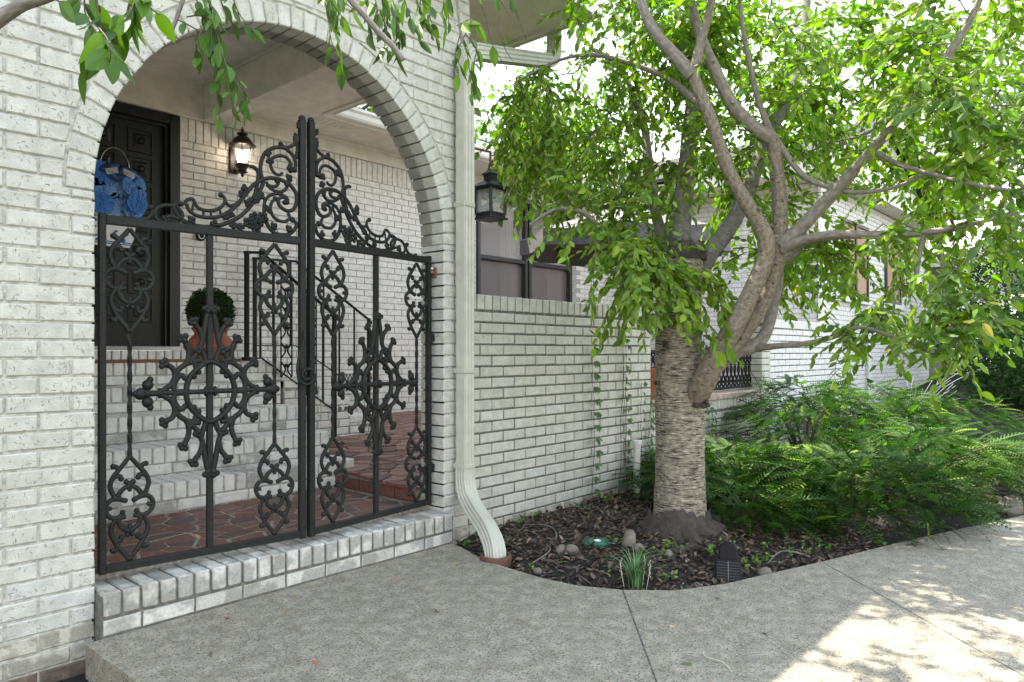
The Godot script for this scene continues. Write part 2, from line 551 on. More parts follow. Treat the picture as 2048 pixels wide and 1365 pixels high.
# ---------------------------------------------------------------- bricks and walls
# one brick: front face at z = 0, body reaching back; corners and edges a little uneven
func brick_mesh(w: float, h: float, deep: float, variant: int) -> ArrayMesh:
	var key := "%d_%d_%d_%d" % [roundi(w * 500), roundi(h * 500), roundi(deep * 200), variant]
	if cache.has(key):
		return cache[key]
	var g := RandomNumberGenerator.new()
	g.seed = hash(key)
	var b := MB.new()
	var c := 0.0045
	var f := []
	var m := []
	var k := []
	for e in [[-1, -1], [1, -1], [1, 1], [-1, 1]]:
		var j := Vector3(g.randf_range(-1, 1), g.randf_range(-1, 1), g.randf_range(-1.2, 0.6)) * 0.0017
		f.append(Vector3(e[0] * (w / 2 - c), e[1] * (h / 2 - c), 0.0) + j)
		m.append(Vector3(e[0] * w / 2, e[1] * h / 2, -c) + j)
		k.append(Vector3(e[0] * w / 2, e[1] * h / 2, -deep))
	b.quad(f[0], f[1], f[2], f[3], Vector3.BACK)
	for i in 4:
		var j := (i + 1) % 4
		var out: Vector3 = (m[i] + m[j]) * Vector3(1, 1, 0)
		b.quad(m[i], m[j], f[j], f[i], out.normalized() + Vector3.BACK)
		b.quad(k[i], k[j], m[j], m[i], out)
	b.quad(k[0], k[1], k[2], k[3], Vector3.FORWARD)
	cache[key] = b.mesh()
	return cache[key]


func brick(called: String, x: float, y: float, z: float, w: float, h: float, deep: float, m: Material, parent: Node) -> void:
	put(called, brick_mesh(w, h, deep, rng.randi() % 5), m, parent, Vector3(x + w / 2, y + h / 2, z + r(-0.002, 0.0015)))


# the same brick, baked into one mesh with others
func brick_into(b: MB, x: float, y: float, z: float, w: float, h: float, deep: float) -> void:
	b.box(Vector3(x, y, z - deep), Vector3(x + w, y + h, z + r(-0.002, 0.001)))


# running bond: [x, y, w, h] of every brick between x0..x1 and y0..y1
func bond(x0: float, x1: float, y0: float, y1: float, origin := 0.949, row0 := ROW0, joint := 0.009) -> Array:
	var out := []
	var k := floori((y0 - row0) / COURSE)
	while row0 + k * COURSE < y1 - 0.02:
		var lo := maxf(row0 + k * COURSE + joint / 2, y0)
		var hi := minf(row0 + (k + 1) * COURSE - joint / 2, y1)
		var off := origin if posmod(k, 2) == 1 else origin - BRICK / 2
		var n := floori((x0 - off) / BRICK)
		while off + n * BRICK < x1:
			var l := maxf(off + n * BRICK + (joint / 2), x0)
			var e := minf(off + (n + 1) * BRICK - (joint / 2), x1)
			if e - l > 0.02 and hi - lo > 0.015:
				out.append([l, lo, e - l, hi - lo])
			n += 1
		k += 1
	return out


func disc(c: Vector2, rad: float, n := 64) -> PackedVector2Array:
	var p := PackedVector2Array()
	for i in n:
		p.append(c + Vector2(cos(TAU * i / n), sin(TAU * i / n)) * rad)
	return p


func paint(y: float) -> Material:
	var t := rng.randf()
	return M.brick if t < 0.5 else (M.brick_b if t < 0.8 else M.brick_c)


func entry_wall() -> void:
	var w := thing("entry_wall", "tall painted white brick wall with a round arched opening over the gate", "wall")
	# mortar body with the arch cut out
	var body := PackedVector2Array([Vector2(-3.0, -0.3), Vector2(1.022, -0.3), Vector2(1.022, ARCH.y)])
	for i in range(1, 48):
		var a := PI - PI * i / 48.0
		body.append(ARCH + Vector2(cos(a), sin(a)) * 0.937)
	body.append_array(PackedVector2Array([Vector2(2.888, ARCH.y), Vector2(2.888, -0.3), Vector2(3.084, -0.3), Vector2(3.084, 3.40), Vector2(-3.0, 3.40)]))
	var b := MB.new()
	b.prism(body, -0.19, -0.0075, 0.0)
	b.prism(body, -0.0075, -0.19, 0.0)
	put("mortar", b, M.mortar, w)
	# the ring of voussoirs
	var n := 44
	for i in n:
		var a0 := PI * i / n + 0.0048
		var a1 := PI * (i + 1) / n - 0.0048
		var ri := 0.927 + r(-0.002, 0.002)
		var ro := 1.026 + r(-0.003, 0.001)
		var p := PackedVector2Array()
		for e in [[ri, a0], [ro, a0 + 0.0005], [ro, a1 - 0.0005], [ri, a1]]:
			p.append(ARCH + Vector2(cos(e[1]), sin(e[1])) * e[0])
		var v := MB.new()
		v.prism(p, -0.2, r(-0.001, 0.002), 0.0045)
		v.prism(p, -0.1, -0.2, 0.0)
		put("arch_brick", v, paint(2.0), w)
	var ring := PackedVector2Array()
	for i in 65:
		ring.append(ARCH + Vector2(cos(PI * i / 64), sin(PI * i / 64)) * 1.036)
	var hole := PackedVector2Array([Vector2(1.031, -1), Vector2(2.881, -1), Vector2(2.881, ARCH.y), Vector2(1.031, ARCH.y)])
	var rest := MB.new()
	var list := []
	for q in bond(-3.0, 3.088, -0.287, 3.36):
		var rect := PackedVector2Array([Vector2(q[0], q[1]), Vector2(q[0] + q[2], q[1]), Vector2(q[0] + q[2], q[1] + q[3]), Vector2(q[0], q[1] + q[3])])
		var pieces := [rect]
		if q[1] + q[3] > ARCH.y - 0.02 and q[0] + q[2] > 0.9:
			if q[1] < ARCH.y - 0.002:
				rect = rect
			pieces = Geometry2D.clip_polygons(rect, ring)
		var after := []
		for pc in pieces:
			for x in Geometry2D.clip_polygons(pc, hole):
				after.append(x)
		for pc in after:
			var box := Rect2(pc[0], Vector2())
			var area := 0.0
			for i in pc.size():
				box = box.expand(pc[i])
				area += pc[i].cross(pc[(i + 1) % pc.size()])
			if absf(area) * 0.5 < 0.0006 or box.size.x < 0.018:
				continue
			list.append([pc, box, absf(area) * 0.5])
	var made := 0
	for e in list:
		var box: Rect2 = e[1]
		var s := seen(Vector3(box.get_center().x, box.get_center().y, 0))
		var in_view := s.x > -70 and s.y > -45 and s.y < 1400
		var plain: bool = absf(e[2] - box.size.x * box.size.y) < 1e-5
		var m: Material = paint(box.position.y)
		if box.position.y < 0.05:
			m = M.brick_stained
		if box.position.y < -0.09:
			m = M.brick_raw
		var edge: bool = absf(box.end.x - 1.031) < 0.004 or absf(box.position.x - 2.881) < 0.004
		if in_view and made < 252:
			made += 1
			if plain:
				brick("brick", box.position.x, box.position.y, 0.0, box.size.x, box.size.y, 0.2 if edge else 0.03, m, w)
			else:
				var v := MB.new()
				v.prism(e[0], -0.2 if edge else -0.03, r(-0.002, 0.001), 0.004)
				put("brick", v, m, w)
		elif plain:
			brick_into(rest, box.position.x, box.position.y, 0.0, box.size.x, box.size.y, 0.03)
		else:
			rest.prism(e[0], -0.03, 0.0, 0.0)
	kind(put("far_bricks", rest, M.brick, w), "stuff")
	# the end face of the wall, seen from the courtyard
	var endf := MB.new()
	for q in bond(-0.196, -0.004, 1.46, 3.36, -0.004):
		endf.box(Vector3(3.07, q[1], q[0]), Vector3(3.092, q[1] + q[3], q[0] + q[2]))
	kind(put("end_bricks", endf, M.brick, w), "stuff")
	var back := MB.new()
	for q in bond(-3.0, 1.0, -0.1, 3.36):
		if Vector2(q[0] + q[2], q[1]).distance_to(ARCH) > 1.0:
			back.box(Vector3(q[0], q[1], -0.2), Vector3(q[0] + q[2], q[1] + q[3], -0.17))
	kind(put("back_bricks", back, M.brick_house, w), "stuff")


func courtyard_wall() -> void:
	var w := thing("courtyard_wall", "waist high painted white brick wall with dark joints and an upright brick cap beside the downspout", "wall")
	var b := MB.new()
	b.box(Vector3(3.086, -0.3, -0.19), Vector3(5.18, 1.44, -0.009))
	put("mortar", b, M.mortar_dark, w)
	var cap_y := 1.352
	for q in bond(3.094, 5.186, -0.15, cap_y - 0.004, 0.949, ROW0, 0.0105):
		var m: Material = paint(q[1])
		if q[1] < 0.03:
			m = M.brick_stained
		brick("brick", q[0], q[1], 0.0, q[2], q[3], 0.03, m, w)
	var x := 3.094
	while x < 5.16:
		brick("cap_brick", x, cap_y + 0.004, 0.0, 0.0595, 0.091, 0.2, M.brick if rng.randf() < 0.7 else M.brick_b, w)
		x += 0.0705
	# back face toward the courtyard and the end of the wall
	var back := MB.new()
	for q in bond(3.1, 5.18, 0.3, 1.34):
		back.box(Vector3(q[0], q[1], -0.2), Vector3(q[0] + q[2], q[1] + q[3], -0.18))
	for q in bond(-0.196, -0.004, -0.1, 1.35, -0.004):
		back.box(Vector3(5.17, q[1], q[0]), Vector3(5.188, q[1] + q[3], q[0] + q[2]))
	kind(put("far_bricks", back, M.brick, w), "stuff")


func railing_wall() -> void:
	var w := thing("low_railing_wall", "knee high white brick wall with stone ledge behind the tree, under the iron grille", "wall")
	var b := MB.new()
	b.box(Vector3(5.19, -0.3, -0.19), Vector3(7.58, 0.64, -0.009))
	put("mortar", b, M.mortar_dark, w)
	for q in bond(5.194, 7.585, -0.1, 0.545, 0.949, ROW0, 0.0105):
		brick("brick", q[0], q[1], 0.0, q[2], q[3], 0.03, paint(1), w)
	var x := 5.2
	while x < 7.55:
		brick("cap_brick", x, 0.551, 0.0, 0.0595, 0.091, 0.2, M.brick, w)
		x += 0.0705
	b = MB.new()
	b.cbox(Vector3(5.192, 0.643, -0.22), Vector3(7.58, 0.70, 0.015), 0.006)
	put("ledge", b, M.stone_ledge, w)
	# cast grille between the wall and the pier
	var g := thing("iron_grille", "black cast iron lattice grille standing on the low brick wall behind the tree", "grille", Vector3(5.2, 0.70, -0.10))
	for y in [0.035, 0.40]:
		var t := MB.new()
		t.cbox(Vector3(0, y - 0.012, -0.012), Vector3(2.36, y + 0.012, 0.012), 0.002)
		put("rail", t, M.rail_iron, g)
	for x2 in [0.012, 1.18, 2.35]:
		var t := MB.new()
		t.cbox(Vector3(x2 - 0.013, 0, -0.013), Vector3(x2 + 0.013, 0.44, 0.013), 0.002)
		put("post", t, M.rail_iron, g)
	var sc := MB.new()
	for k in 2:
		var pts := []
		for i in 13:
			var y := 0.045 + 0.345 * i / 12.0
			pts.append(Vector3(sin(i / 12.0 * TAU * 1.5) * 0.03 * (1 if k else -1), y, 0.004 if k else -0.004))
		sc.tube(smooth(pts, 2), [0.0085], 5) if false else sc.tube(pts, spread([0.0085, 0.0085], pts.size()), 5)
	for y in [0.10, 0.215, 0.33]:
		sc.ball(Vector3(0, y, 0), 0.016, Vector3(1, 1, 0.5), 4, 6)
		sc.tube([Vector3(-0.036, y + 0.05, 0), Vector3(0.036, y + 0.05, 0)], [0.006, 0.006], 5)
	var mesh := sc.mesh()
	for i in 27:
		put("lattice_bar", mesh, M.rail_iron, g, Vector3(0.06 + i * 0.0865, 0, 0))
	# two clay pots on the ledge
	for k in [[5.30, 0.13, 0.26, "tall orange clay pot on the ledge left of the tree trunk"], [5.62, 0.10, 0.17, "small squat clay pot on the ledge hidden behind the trunk"]]:
		var p := MB.new()
		p.lathe([Vector2(0.001, 0), Vector2(k[1] * 0.6, 0), Vector2(k[1] * 0.95, k[2] * 0.7), Vector2(k[1], k[2] * 0.8), Vector2(k[1] * 1.1, k[2] * 0.82), Vector2(k[1] * 1.1, k[2]), Vector2(k[1] * 0.95, k[2]), Vector2(k[1] * 0.85, k[2] * 0.8), Vector2(0.001, k[2] * 0.78)], 18)
		tag(put("clay_pot", p, M.terracotta, self, Vector3(k[0], 0.703, -0.30 if k[1] < 0.12 else -0.09)), k[3], "pot")


# ---------------------------------------------------------------- sill, floors, steps
func sill() -> void:
	var s := thing("gate_sill", "low white brick sill of bricks on edge under the iron gate, stained along its foot", "step")
	var b := MB.new()
	b.box(Vector3(1.033, -0.3, -0.12), Vector3(2.888, 0.155, 0.066))
	put("mortar", b, M.mortar_dark, s)
	var x := 1.038
	var k := 0
	while x < 2.84:
		var m: Material = M.brick_sill
		if k < 4 or rng.randf() < 0.2:
			m = M.brick_sill_b
		var t := MB.new()
		var lift := r(-0.003, 0.003)
		t.cbox(Vector3(x, 0.078, -0.125), Vector3(x + 0.0605, 0.172 + lift, 0.078 + r(-0.003, 0.003)), 0.006)
		put("sill_brick", t, m, s)
		x += 0.0712
		k += 1
	for q in bond(1.038, 2.885, -0.13, 0.069, 0.86, -0.1345):
		brick("brick", q[0], q[1], 0.074, q[2], q[3], 0.06, M.brick_sill_b if rng.randf() < 0.45 else M.brick_sill, s)


# irregular flags from a jittered grid: each cell is cut by the middle lines to its neighbours
func flags(lo: Vector2, hi: Vector2, size: Vector2, gap: float, seed_: int) -> Array:
	var g := RandomNumberGenerator.new()
	g.seed = seed_
	var pts := []
	var nx := ceili((hi.x - lo.x) / size.x) + 2
	var ny := ceili((hi.y - lo.y) / size.y) + 2
	for j in ny:
		for i in nx:
			pts.append(lo + Vector2((i - 0.5 + 0.5 * (j % 2) + g.randf_range(-0.42, 0.42)) * size.x, (j - 0.5 + g.randf_range(-0.42, 0.42)) * size.y))
	var out := []
	for p in pts:
		var cell := PackedVector2Array([p + Vector2(-1, -1) * size * 2, p + Vector2(1, -1) * size * 2, p + Vector2(1, 1) * size * 2, p + Vector2(-1, 1) * size * 2])
		for q in pts:
			if q == p or (q - p).length() > size.length() * 2.2:
				continue
			var mid: Vector2 = (p + q) / 2
			var d: Vector2 = (q - p).normalized()
			var kept := PackedVector2Array()
			for i in cell.size():
				var a := cell[i]; var b := cell[(i + 1) % cell.size()]
				var da := (a - mid).dot(d) + gap / 2; var db := (b - mid).dot(d) + gap / 2
				if da <= 0: kept.append(a)
				if da * db < 0: kept.append(a + (b - a) * da / (da - db))
			cell = kept
			if cell.size() < 3:
				break
		if cell.size() >= 3:
			var frame := PackedVector2Array([lo, Vector2(hi.x, lo.y), hi, Vector2(lo.x, hi.y)])
			for c in Geometry2D.intersect_polygons(cell, frame):
				out.append(c)
	return out


func lay_flags(parent: Node, cells: Array, y_at: Callable, mats: Array, thick := 0.02, most := 300) -> void:
	# largest in the picture first
	var order := []
	for c in cells:
		var mid := Vector2()
		for p in c: mid += p / c.size()
		order.append([seen(Vector3(mid.x, 0.3, mid.y)).z, c, mid])
	order.sort_custom(func(a, b): return a[0] < b[0])
	var rest := MB.new()
	var n := 0
	for e in order:
		var t := Transform3D(Basis(Vector3.RIGHT, Vector3(0, 0, 1), Vector3.UP), Vector3.ZERO)
		var y: float = y_at.call(e[2].x, e[2].y) + r(-0.0025, 0.0025)
		t.origin.y = y
		if n < most:
			var b := MB.new()
			b.prism(e[1], -thick, 0.0, 0.004, t)
			put("floor_tile", b, mats[rng.randi() % mats.size()], parent)
		else:
			rest.prism(e[1], -thick, 0.0, 0.0, t)
		n += 1
	if rest.v.size():
		kind(put("far_tiles", rest, mats[0], parent), "stuff")


func floors() -> void:
	var p := kind(thing("porch_floor", "red crazy paving floor behind the gate at the foot of the brick steps", "floor"), "structure")
	var b := MB.new()
	b.box(Vector3(-0.6, -0.3, -1.2), Vector3(3.02, 0.1965, -0.128))
	put("grout_bed", b, M.grout, p)
	lay_flags(p, flags(Vector2(0.55, -1.02), Vector2(2.80, -0.13), Vector2(0.17, 0.105), 0.012, 7), func(x, z): return 0.199, [M.tile_a, M.tile_b, M.tile_d, M.tile_a])
	var q := kind(thing("patio_floor", "raised brick red patio paving right of the steps, running into the courtyard", "floor"), "structure")
	var lvl := func(x, z): return 0.283 + (-0.2 - z) * 0.036
	b = MB.new()
	var c := [Vector3(2.86, 0.272, -0.2), Vector3(11, 0.272, -0.2), Vector3(11, 0.39, -3.49), Vector3(2.86, 0.39, -3.49)]
	b.quad(c[0], c[1], c[2], c[3], Vector3.UP)
	b.quad(c[0], c[3], c[3] + Vector3.DOWN * 0.6, c[0] + Vector3.DOWN * 0.6, Vector3.LEFT)
	b.quad(c[0], c[1], c[1] + Vector3.DOWN * 0.6, c[0] + Vector3.DOWN * 0.6, Vector3.BACK)
	put("grout_bed", b, M.grout, q)
	lay_flags(q, flags(Vector2(2.84, -3.47), Vector2(6.4, -0.21), Vector2(0.21, 0.10), 0.009, 8), lvl, [M.tile_c, M.tile_a, M.tile_c, M.tile_b], 0.018, 290)
	var far := MB.new()
	for e in flags(Vector2(6.4, -3.47), Vector2(10.9, -0.21), Vector2(0.3, 0.2), 0.01, 9):
		var mid := Vector2()
		for v in e: mid += v / e.size()
		far.prism(e, -0.018, 0.0, 0.0, Transform3D(Basis(Vector3.RIGHT, Vector3(0, 0, 1), Vector3.UP), Vector3(0, lvl.call(mid.x, mid.y), 0)))
	kind(put("far_tiles", far, M.tile_c, q), "stuff")
	# square tiles on the riser of the patio
	var z := -0.235
	while z > -1.0:
		var t := MB.new()
		t.cbox(Vector3(2.842, 0.20, z - 0.168), Vector3(2.862, 0.268, z), 0.004)
		put("riser_tile", t, M.tile_a if rng.randf() < 0.6 else M.tile_b, q)
		z -= 0.178


func steps() -> void:
	var s := thing("entry_steps", "white painted brick steps climbing from the porch floor to the black front door", "steps")
	var fronts := [[-1.02, 0.365], [-1.32, 0.53], [-1.64, 0.695], [-1.96, 0.86], [-2.28, 1.025]]
	for k in 5:
		var z: float = fronts[k][0]
		var top: float = fronts[k][1]
		var back: float = fronts[k + 1][0] - 0.02 if k < 4 else -3.47
		var right := 3.0 if k < 4 else 3.2
		var b := MB.new()
		b.box(Vector3(-0.6, 0.19, back), Vector3(right - 0.008, top - 0.008, z - 0.008))
		put("mortar", b, M.mortar_house, s)
		var x := right - 0.064
		while x > 0.5:
			var t := MB.new()
			t.cbox(Vector3(x, top - 0.093, z - 0.33 if k < 4 else z - 0.21), Vector3(x + 0.0615, top + r(-0.002, 0.002), z + r(-0.003, 0.002)), 0.005)
			put("tread_brick", t, M.brick_step if rng.randf() < 0.88 else M.brick_step_b, s)
			x -= 0.0718
		for q in bond(0.5, right - 0.003, top - 0.163, top - 0.098, 0.2 + 0.1 * k, top - 0.165):
			brick("brick", q[0], q[1], z, q[2], q[3], 0.05, M.brick_step if rng.randf() < 0.8 else M.brick_step_b, s)
	var b := MB.new()
	b.box(Vector3(-0.6, 1.0, -3.46), Vector3(3.19, 1.021, -2.46))
	put("landing", b, M.brick_step, s)
	# the side flight that drops to the patio: end walls of bricks with open cores
	var side := [[3.2, 3.55, 0.86], [3.55, 3.85, 0.695], [3.85, 4.12, 0.53]]
	for e in side:
		b = MB.new()
		b.box(Vector3(e[0], 0.25, -3.46), Vector3(e[1] - 0.006, e[2] - 0.006, -2.262))
		put("mortar", b, M.mortar_house, s)
		var x: float = e[0] + 0.004
		b = MB.new()
		b.cbox(Vector3(e[0], e[2] - 0.064, -3.46), Vector3(e[1], e[2], -2.25), 0.005)
		put("tread", b, M.brick_step, s)
		for q in bond(e[0] + 0.002, e[1] - 0.002, 0.30, e[2] - 0.07, 3.2, 0.30):
			brick("brick", q[0], q[1], -2.25, q[2], q[3], 0.05, M.brick_step, s)
		for x2 in [0.045, 0.105]:
			b = MB.new()
			b.tube([Vector3(0, 0, -0.004), Vector3(0, 0, 0.0015)], [0.02, 0.02], 10)
			put("core_hole", b, M.mortar_dark, s, Vector3(e[1] - x2, e[2] - 0.10, -2.25))


# ---------------------------------------------------------------- house
func house() -> void:
	var h := thing("house_front_wall", "white brick house wall behind the porch with tall dark framed windows facing the courtyard", "wall")
	var b := MB.new()
	b.box(Vector3(2.90, 0.0, WALL_Z - 0.2), Vector3(6.72, 3.40, WALL_Z - 0.007))
	b.box(Vector3(8.76, 0.0, WALL_Z - 0.2), Vector3(12.6, 3.40, WALL_Z - 0.007))
	b.box(Vector3(6.72, 0.0, WALL_Z - 0.2), Vector3(8.76, 0.82, WALL_Z - 0.007))
	b.box(Vector3(6.72, 3.17, WALL_Z - 0.2), Vector3(8.76, 3.40, WALL_Z - 0.007))
	b.box(Vector3(-3.0, 0.0, WALL_Z - 0.2), Vector3(1.70, 3.40, WALL_Z - 0.007))
	b.box(Vector3(1.70, 3.22, WALL_Z - 0.2), Vector3(2.90, 3.40, WALL_Z - 0.007))
	put("mortar", b, M.mortar_house, h)
	var rest := MB.new()
	var list := bond(2.905, 12.6, 0.35, 3.006, 3.02, 3.008 - COURSE * 50)
	list.sort_custom(func(p, q): return p[0] < q[0])
	var n := 0
	for q in list:
		if q[0] > 6.70 and q[0] < 8.80 and q[1] > 0.8:
			continue
		if q[0] + q[2] > 6.70 and q[0] < 8.8 and q[1] > 0.8:
			q[2] = 6.70 - q[0]
		if q[2] < 0.02:
			continue
		var s := seen(Vector3(q[0], q[1], WALL_Z))
		if n < 268 and s.x > 340 and s.y > 230 and s.y < 900 and s.x < 860 and not (q[0] < 3.4 and q[1] < 1.0):
			n += 1
			brick("brick", q[0], q[1], WALL_Z, q[2], q[3], 0.03, M.brick_house, h)
		else:
			brick_into(rest, q[0], q[1], WALL_Z, q[2], q[3], 0.03)
	var x := 2.905
	n = 0
	while x < 12.5:
		if not (x > 6.65 and x < 8.8):
			if n < 32:
				brick("soldier_brick", x, 3.012, WALL_Z, 0.0625, 0.205, 0.03, M.brick_house, h)
			else:
				brick_into(rest, x, 3.012, WALL_Z, 0.0625, 0.205, 0.03)
		n += 1
		x += 0.0715
	kind(put("far_bricks", rest, M.brick_house, h), "stuff")
	# frieze over the soldiers
	b = MB.new()
	b.box(Vector3(3.1, 3.222, WALL_Z - 0.05), Vector3(12.6, 3.40, WALL_Z + 0.02))
	put("frieze_board", b, M.trim, h)
	b = MB.new()
	b.box(Vector3(-3.0, 3.222, WALL_Z - 0.05), Vector3(3.1, 3.62, WALL_Z + 0.035))
	put("frieze_panel", b, M.stucco, h)
	for e in [[3.302, 12.6, 3.34, 0.02], [-3.0, 3.1, 3.53, 0.036]]:
		b = MB.new()
		b.prism(PackedVector2Array([Vector2(0, 0), Vector2(0.012, 0), Vector2(0.02, 0.012), Vector2(0.03, 0.022), Vector2(0.03, 0.03), Vector2(0, 0.03)]), 0, e[1] - e[0], 0.0, Transform3D(Basis(Vector3(0, 0, 1), Vector3.UP, Vector3(1, 0, 0)), Vector3(e[0], e[2], WALL_Z + e[3])))
		put("crown_moulding", b, M.trim, h)
	# windows: three tall dark units
	for k in 2:
		window(h, 6.72 + k * 1.03, 1.0, 0.82, 3.17)
	b = MB.new()
	b.box(Vector3(6.5, 0.6, -5.0), Vector3(9.0, 3.35, -4.95))
	b.box(Vector3(6.45, 0.6, -5.0), Vector3(6.5, 3.35, -3.7))
	b.box(Vector3(9.0, 0.6, -5.0), Vector3(9.05, 3.35, -3.7))
	b.box(Vector3(6.45, 3.35, -5.0), Vector3(9.05, 3.39, -3.7))
	b.box(Vector3(6.45, 0.55, -5.0), Vector3(9.05, 0.6, -3.7))
	put("room", b, M.room, h)
	# crawl space vent with a diamond lattice
	var v := MB.new()
	v.box(Vector3(4.66, 0.66, WALL_Z - 0.01), Vector3(5.04, 0.86, WALL_Z + 0.004))
	var vent := put("crawl_vent", v, M.mortar_dark, h)
	v = MB.new()
	for i in 9:
		for s in [-1.0, 1.0]:
			var cx := 4.67 + i * 0.045
			v.tube([Vector3(cx - s * 0.05, 0.665, WALL_Z + 0.008), Vector3(cx + s * 0.05, 0.855, WALL_Z + 0.008)], [0.004, 0.004], 4)
	v.box(Vector3(4.645, 0.645, WALL_Z), Vector3(5.055, 0.663, WALL_Z + 0.012))
	v.box(Vector3(4.645, 0.857, WALL_Z), Vector3(5.055, 0.875, WALL_Z + 0.012))
	put("lattice", v, M.white, vent)


func window(h: Node, x: float, w: float, y0: float, y1: float) -> void:
	var z := WALL_Z
	var win := Node3D.new()
	win.name = "window"
	h.add_child(win, true)
	var b := MB.new()
	for e in [[x, x + 0.055, y0, y1], [x + w - 0.055, x + w, y0, y1]]:
		b.cbox(Vector3(e[0], e[2], z - 0.09), Vector3(e[1], e[3], z + 0.025), 0.004)
	for e in [[y0, y0 + 0.05], [2.31, 2.365], [y1 - 0.06, y1]]:
		b.cbox(Vector3(x + 0.056, e[0], z - 0.085), Vector3(x + w - 0.056, e[1], z + 0.018), 0.004)
	put("frame", b, M.dark_frame, win)
	b = MB.new()
	b.box(Vector3(x + 0.05, y0 + 0.04, z - 0.052), Vector3(x + w - 0.05, 2.32, z - 0.048))
	put("pane", b, M.pane, win)
	b = MB.new()
	b.box(Vector3(x + 0.05, 2.35, z - 0.042), Vector3(x + w - 0.05, y1 - 0.05, z - 0.038))
	put("pane", b, M.pane_up, win)
	# a gathered curtain at the side and the dim room behind
	b = MB.new()
	var last := Vector3(x + w * 0.62, 0, z - 0.16)
	for i in range(1, 25):
		var nx := Vector3(x + w * (0.62 + 0.33 * i / 24.0), 0, z - 0.16 + 0.022 * sin(i * 1.5))
		b.quad(last + Vector3(0, y0 + 0.1, 0), nx + Vector3(0, y0 + 0.1, 0), nx + Vector3(0, y1 - 0.05, 0), last + Vector3(0, y1 - 0.05, 0), Vector3.BACK)
		last = nx
	put("curtain", b, M.curtain, win)


func front_door() -> void:
	var d := thing("front_door", "black panelled front door with carved square panels at the top of the steps", "door", Vector3(1.70, 1.127, WALL_Z))
	var W := 1.2
	var b := MB.new()
	for e in [[0.0, 0.09], [W - 0.09, W]]:
		b.cbox(Vector3(e[0], 0, -0.12), Vector3(e[1], 2.085, 0.012), 0.006)
	b.cbox(Vector3(0.09, 2.0, -0.12), Vector3(W - 0.09, 2.085, 0.012), 0.006)
	for e in [[0.09, 0.115, 0.0, 2.0], [W - 0.115, W - 0.09, 0.0, 2.0], [0.115, W - 0.115, 1.972, 2.0]]:
		b.cbox(Vector3(e[0], e[2], -0.12), Vector3(e[1], e[3], -0.03), 0.004)
	put("frame", b, M.door_black, d)
	# stucco return beside the frame
	b = MB.new()
	b.box(Vector3(W, 0, -0.05), Vector3(W + 0.012, 2.09, 0.006))
	put("caulk_strip", b, M.stucco, d)
	b = MB.new()
	b.box(Vector3(0.115, 0.015, -0.115), Vector3(W - 0.115, 1.972, -0.075))
	put("door_leaf", b, M.door_black, d)
	# raised grid of stiles and rails, then a bolection square with a turned boss in each field
	var xs := [0.13, 0.455, 0.78]
	for row in 7:
		for col in 3:
			var x: float = 0.165 + col * 0.307
			var y: float = 0.225 + row * 0.247
			var p := MB.new()
			var s := 0.215
			var rim := [Vector2(0, 0), Vector2(s, 0), Vector2(s, s), Vector2(0, s)]
			for i in 4:
				var a: Vector2 = rim[i]; var c: Vector2 = rim[(i + 1) % 4]
				var ctr := Vector2(s / 2, s / 2)
				var lev := [[1.0, 0.0], [0.95, 0.012], [0.86, 0.012], [0.80, -0.012], [0.42, 0.010], [0.30, 0.010]]
				for k in lev.size() - 1:
					var a0: Vector2 = ctr + (a - ctr) * lev[k][0]; var c0: Vector2 = ctr + (c - ctr) * lev[k][0]
					var a1: Vector2 = ctr + (a - ctr) * lev[k + 1][0]; var c1: Vector2 = ctr + (c - ctr) * lev[k + 1][0]
					p.quad(Vector3(a0.x, a0.y, lev[k][1]), Vector3(c0.x, c0.y, lev[k][1]), Vector3(c1.x, c1.y, lev[k + 1][1]), Vector3(a1.x, a1.y, lev[k + 1][1]), Vector3.BACK)
			var i0 := s / 2 * 0.7
			var i1 := s / 2 * 1.3
			p.quad(Vector3(i0, i0, 0.010), Vector3(i1, i0, 0.010), Vector3(i1, i1, 0.010), Vector3(i0, i1, 0.010), Vector3.BACK)
			var pan := put("carved_panel", p, M.door_black, d, Vector3(x, y, -0.0745))
			p = MB.new()
			p.ball(Vector3(s / 2, s / 2, 0.012), 0.028, Vector3(1, 1, 0.7), 6, 12)
			for k in 16:
				var a0 := TAU * k / 16
				var a1 := TAU * (k + 1) / 16
				p.tube([Vector3(s / 2 + cos(a0) * 0.036, s / 2 + sin(a0) * 0.036, 0.012), Vector3(s / 2 + cos(a1) * 0.036, s / 2 + sin(a1) * 0.036, 0.012)], [0.005, 0.005], 5, 1.0, false)
			put("boss", p, M.door_black, pan)
	b = MB.new()
	b.box(Vector3(-0.02, -0.02, -0.12), Vector3(W, 0.014, 0.03))
	put("threshold", b, M.wire, d)
	# brick sill row and the rusty angle iron on the landing
	b = MB.new()
	var sillrow := thing("door_sill", "row of small white bricks on edge under the front door threshold", "sill")
	for i in 18:
		b = MB.new()
		b.cbox(Vector3(1.66 + i * 0.0715, 1.028, -3.6), Vector3(1.72 + i * 0.0715, 1.106, -3.40), 0.005)
		put("brick", b, M.brick_step, sillrow)
	b = MB.new()
	b.cbox(Vector3(0.4, 1.018, -2.30), Vector3(2.84, 1.042, -2.276), 0.003)
	tag(put("angle_iron", b, M.rust, self), "rusty iron edging strip along the landing below the front door", "edging")


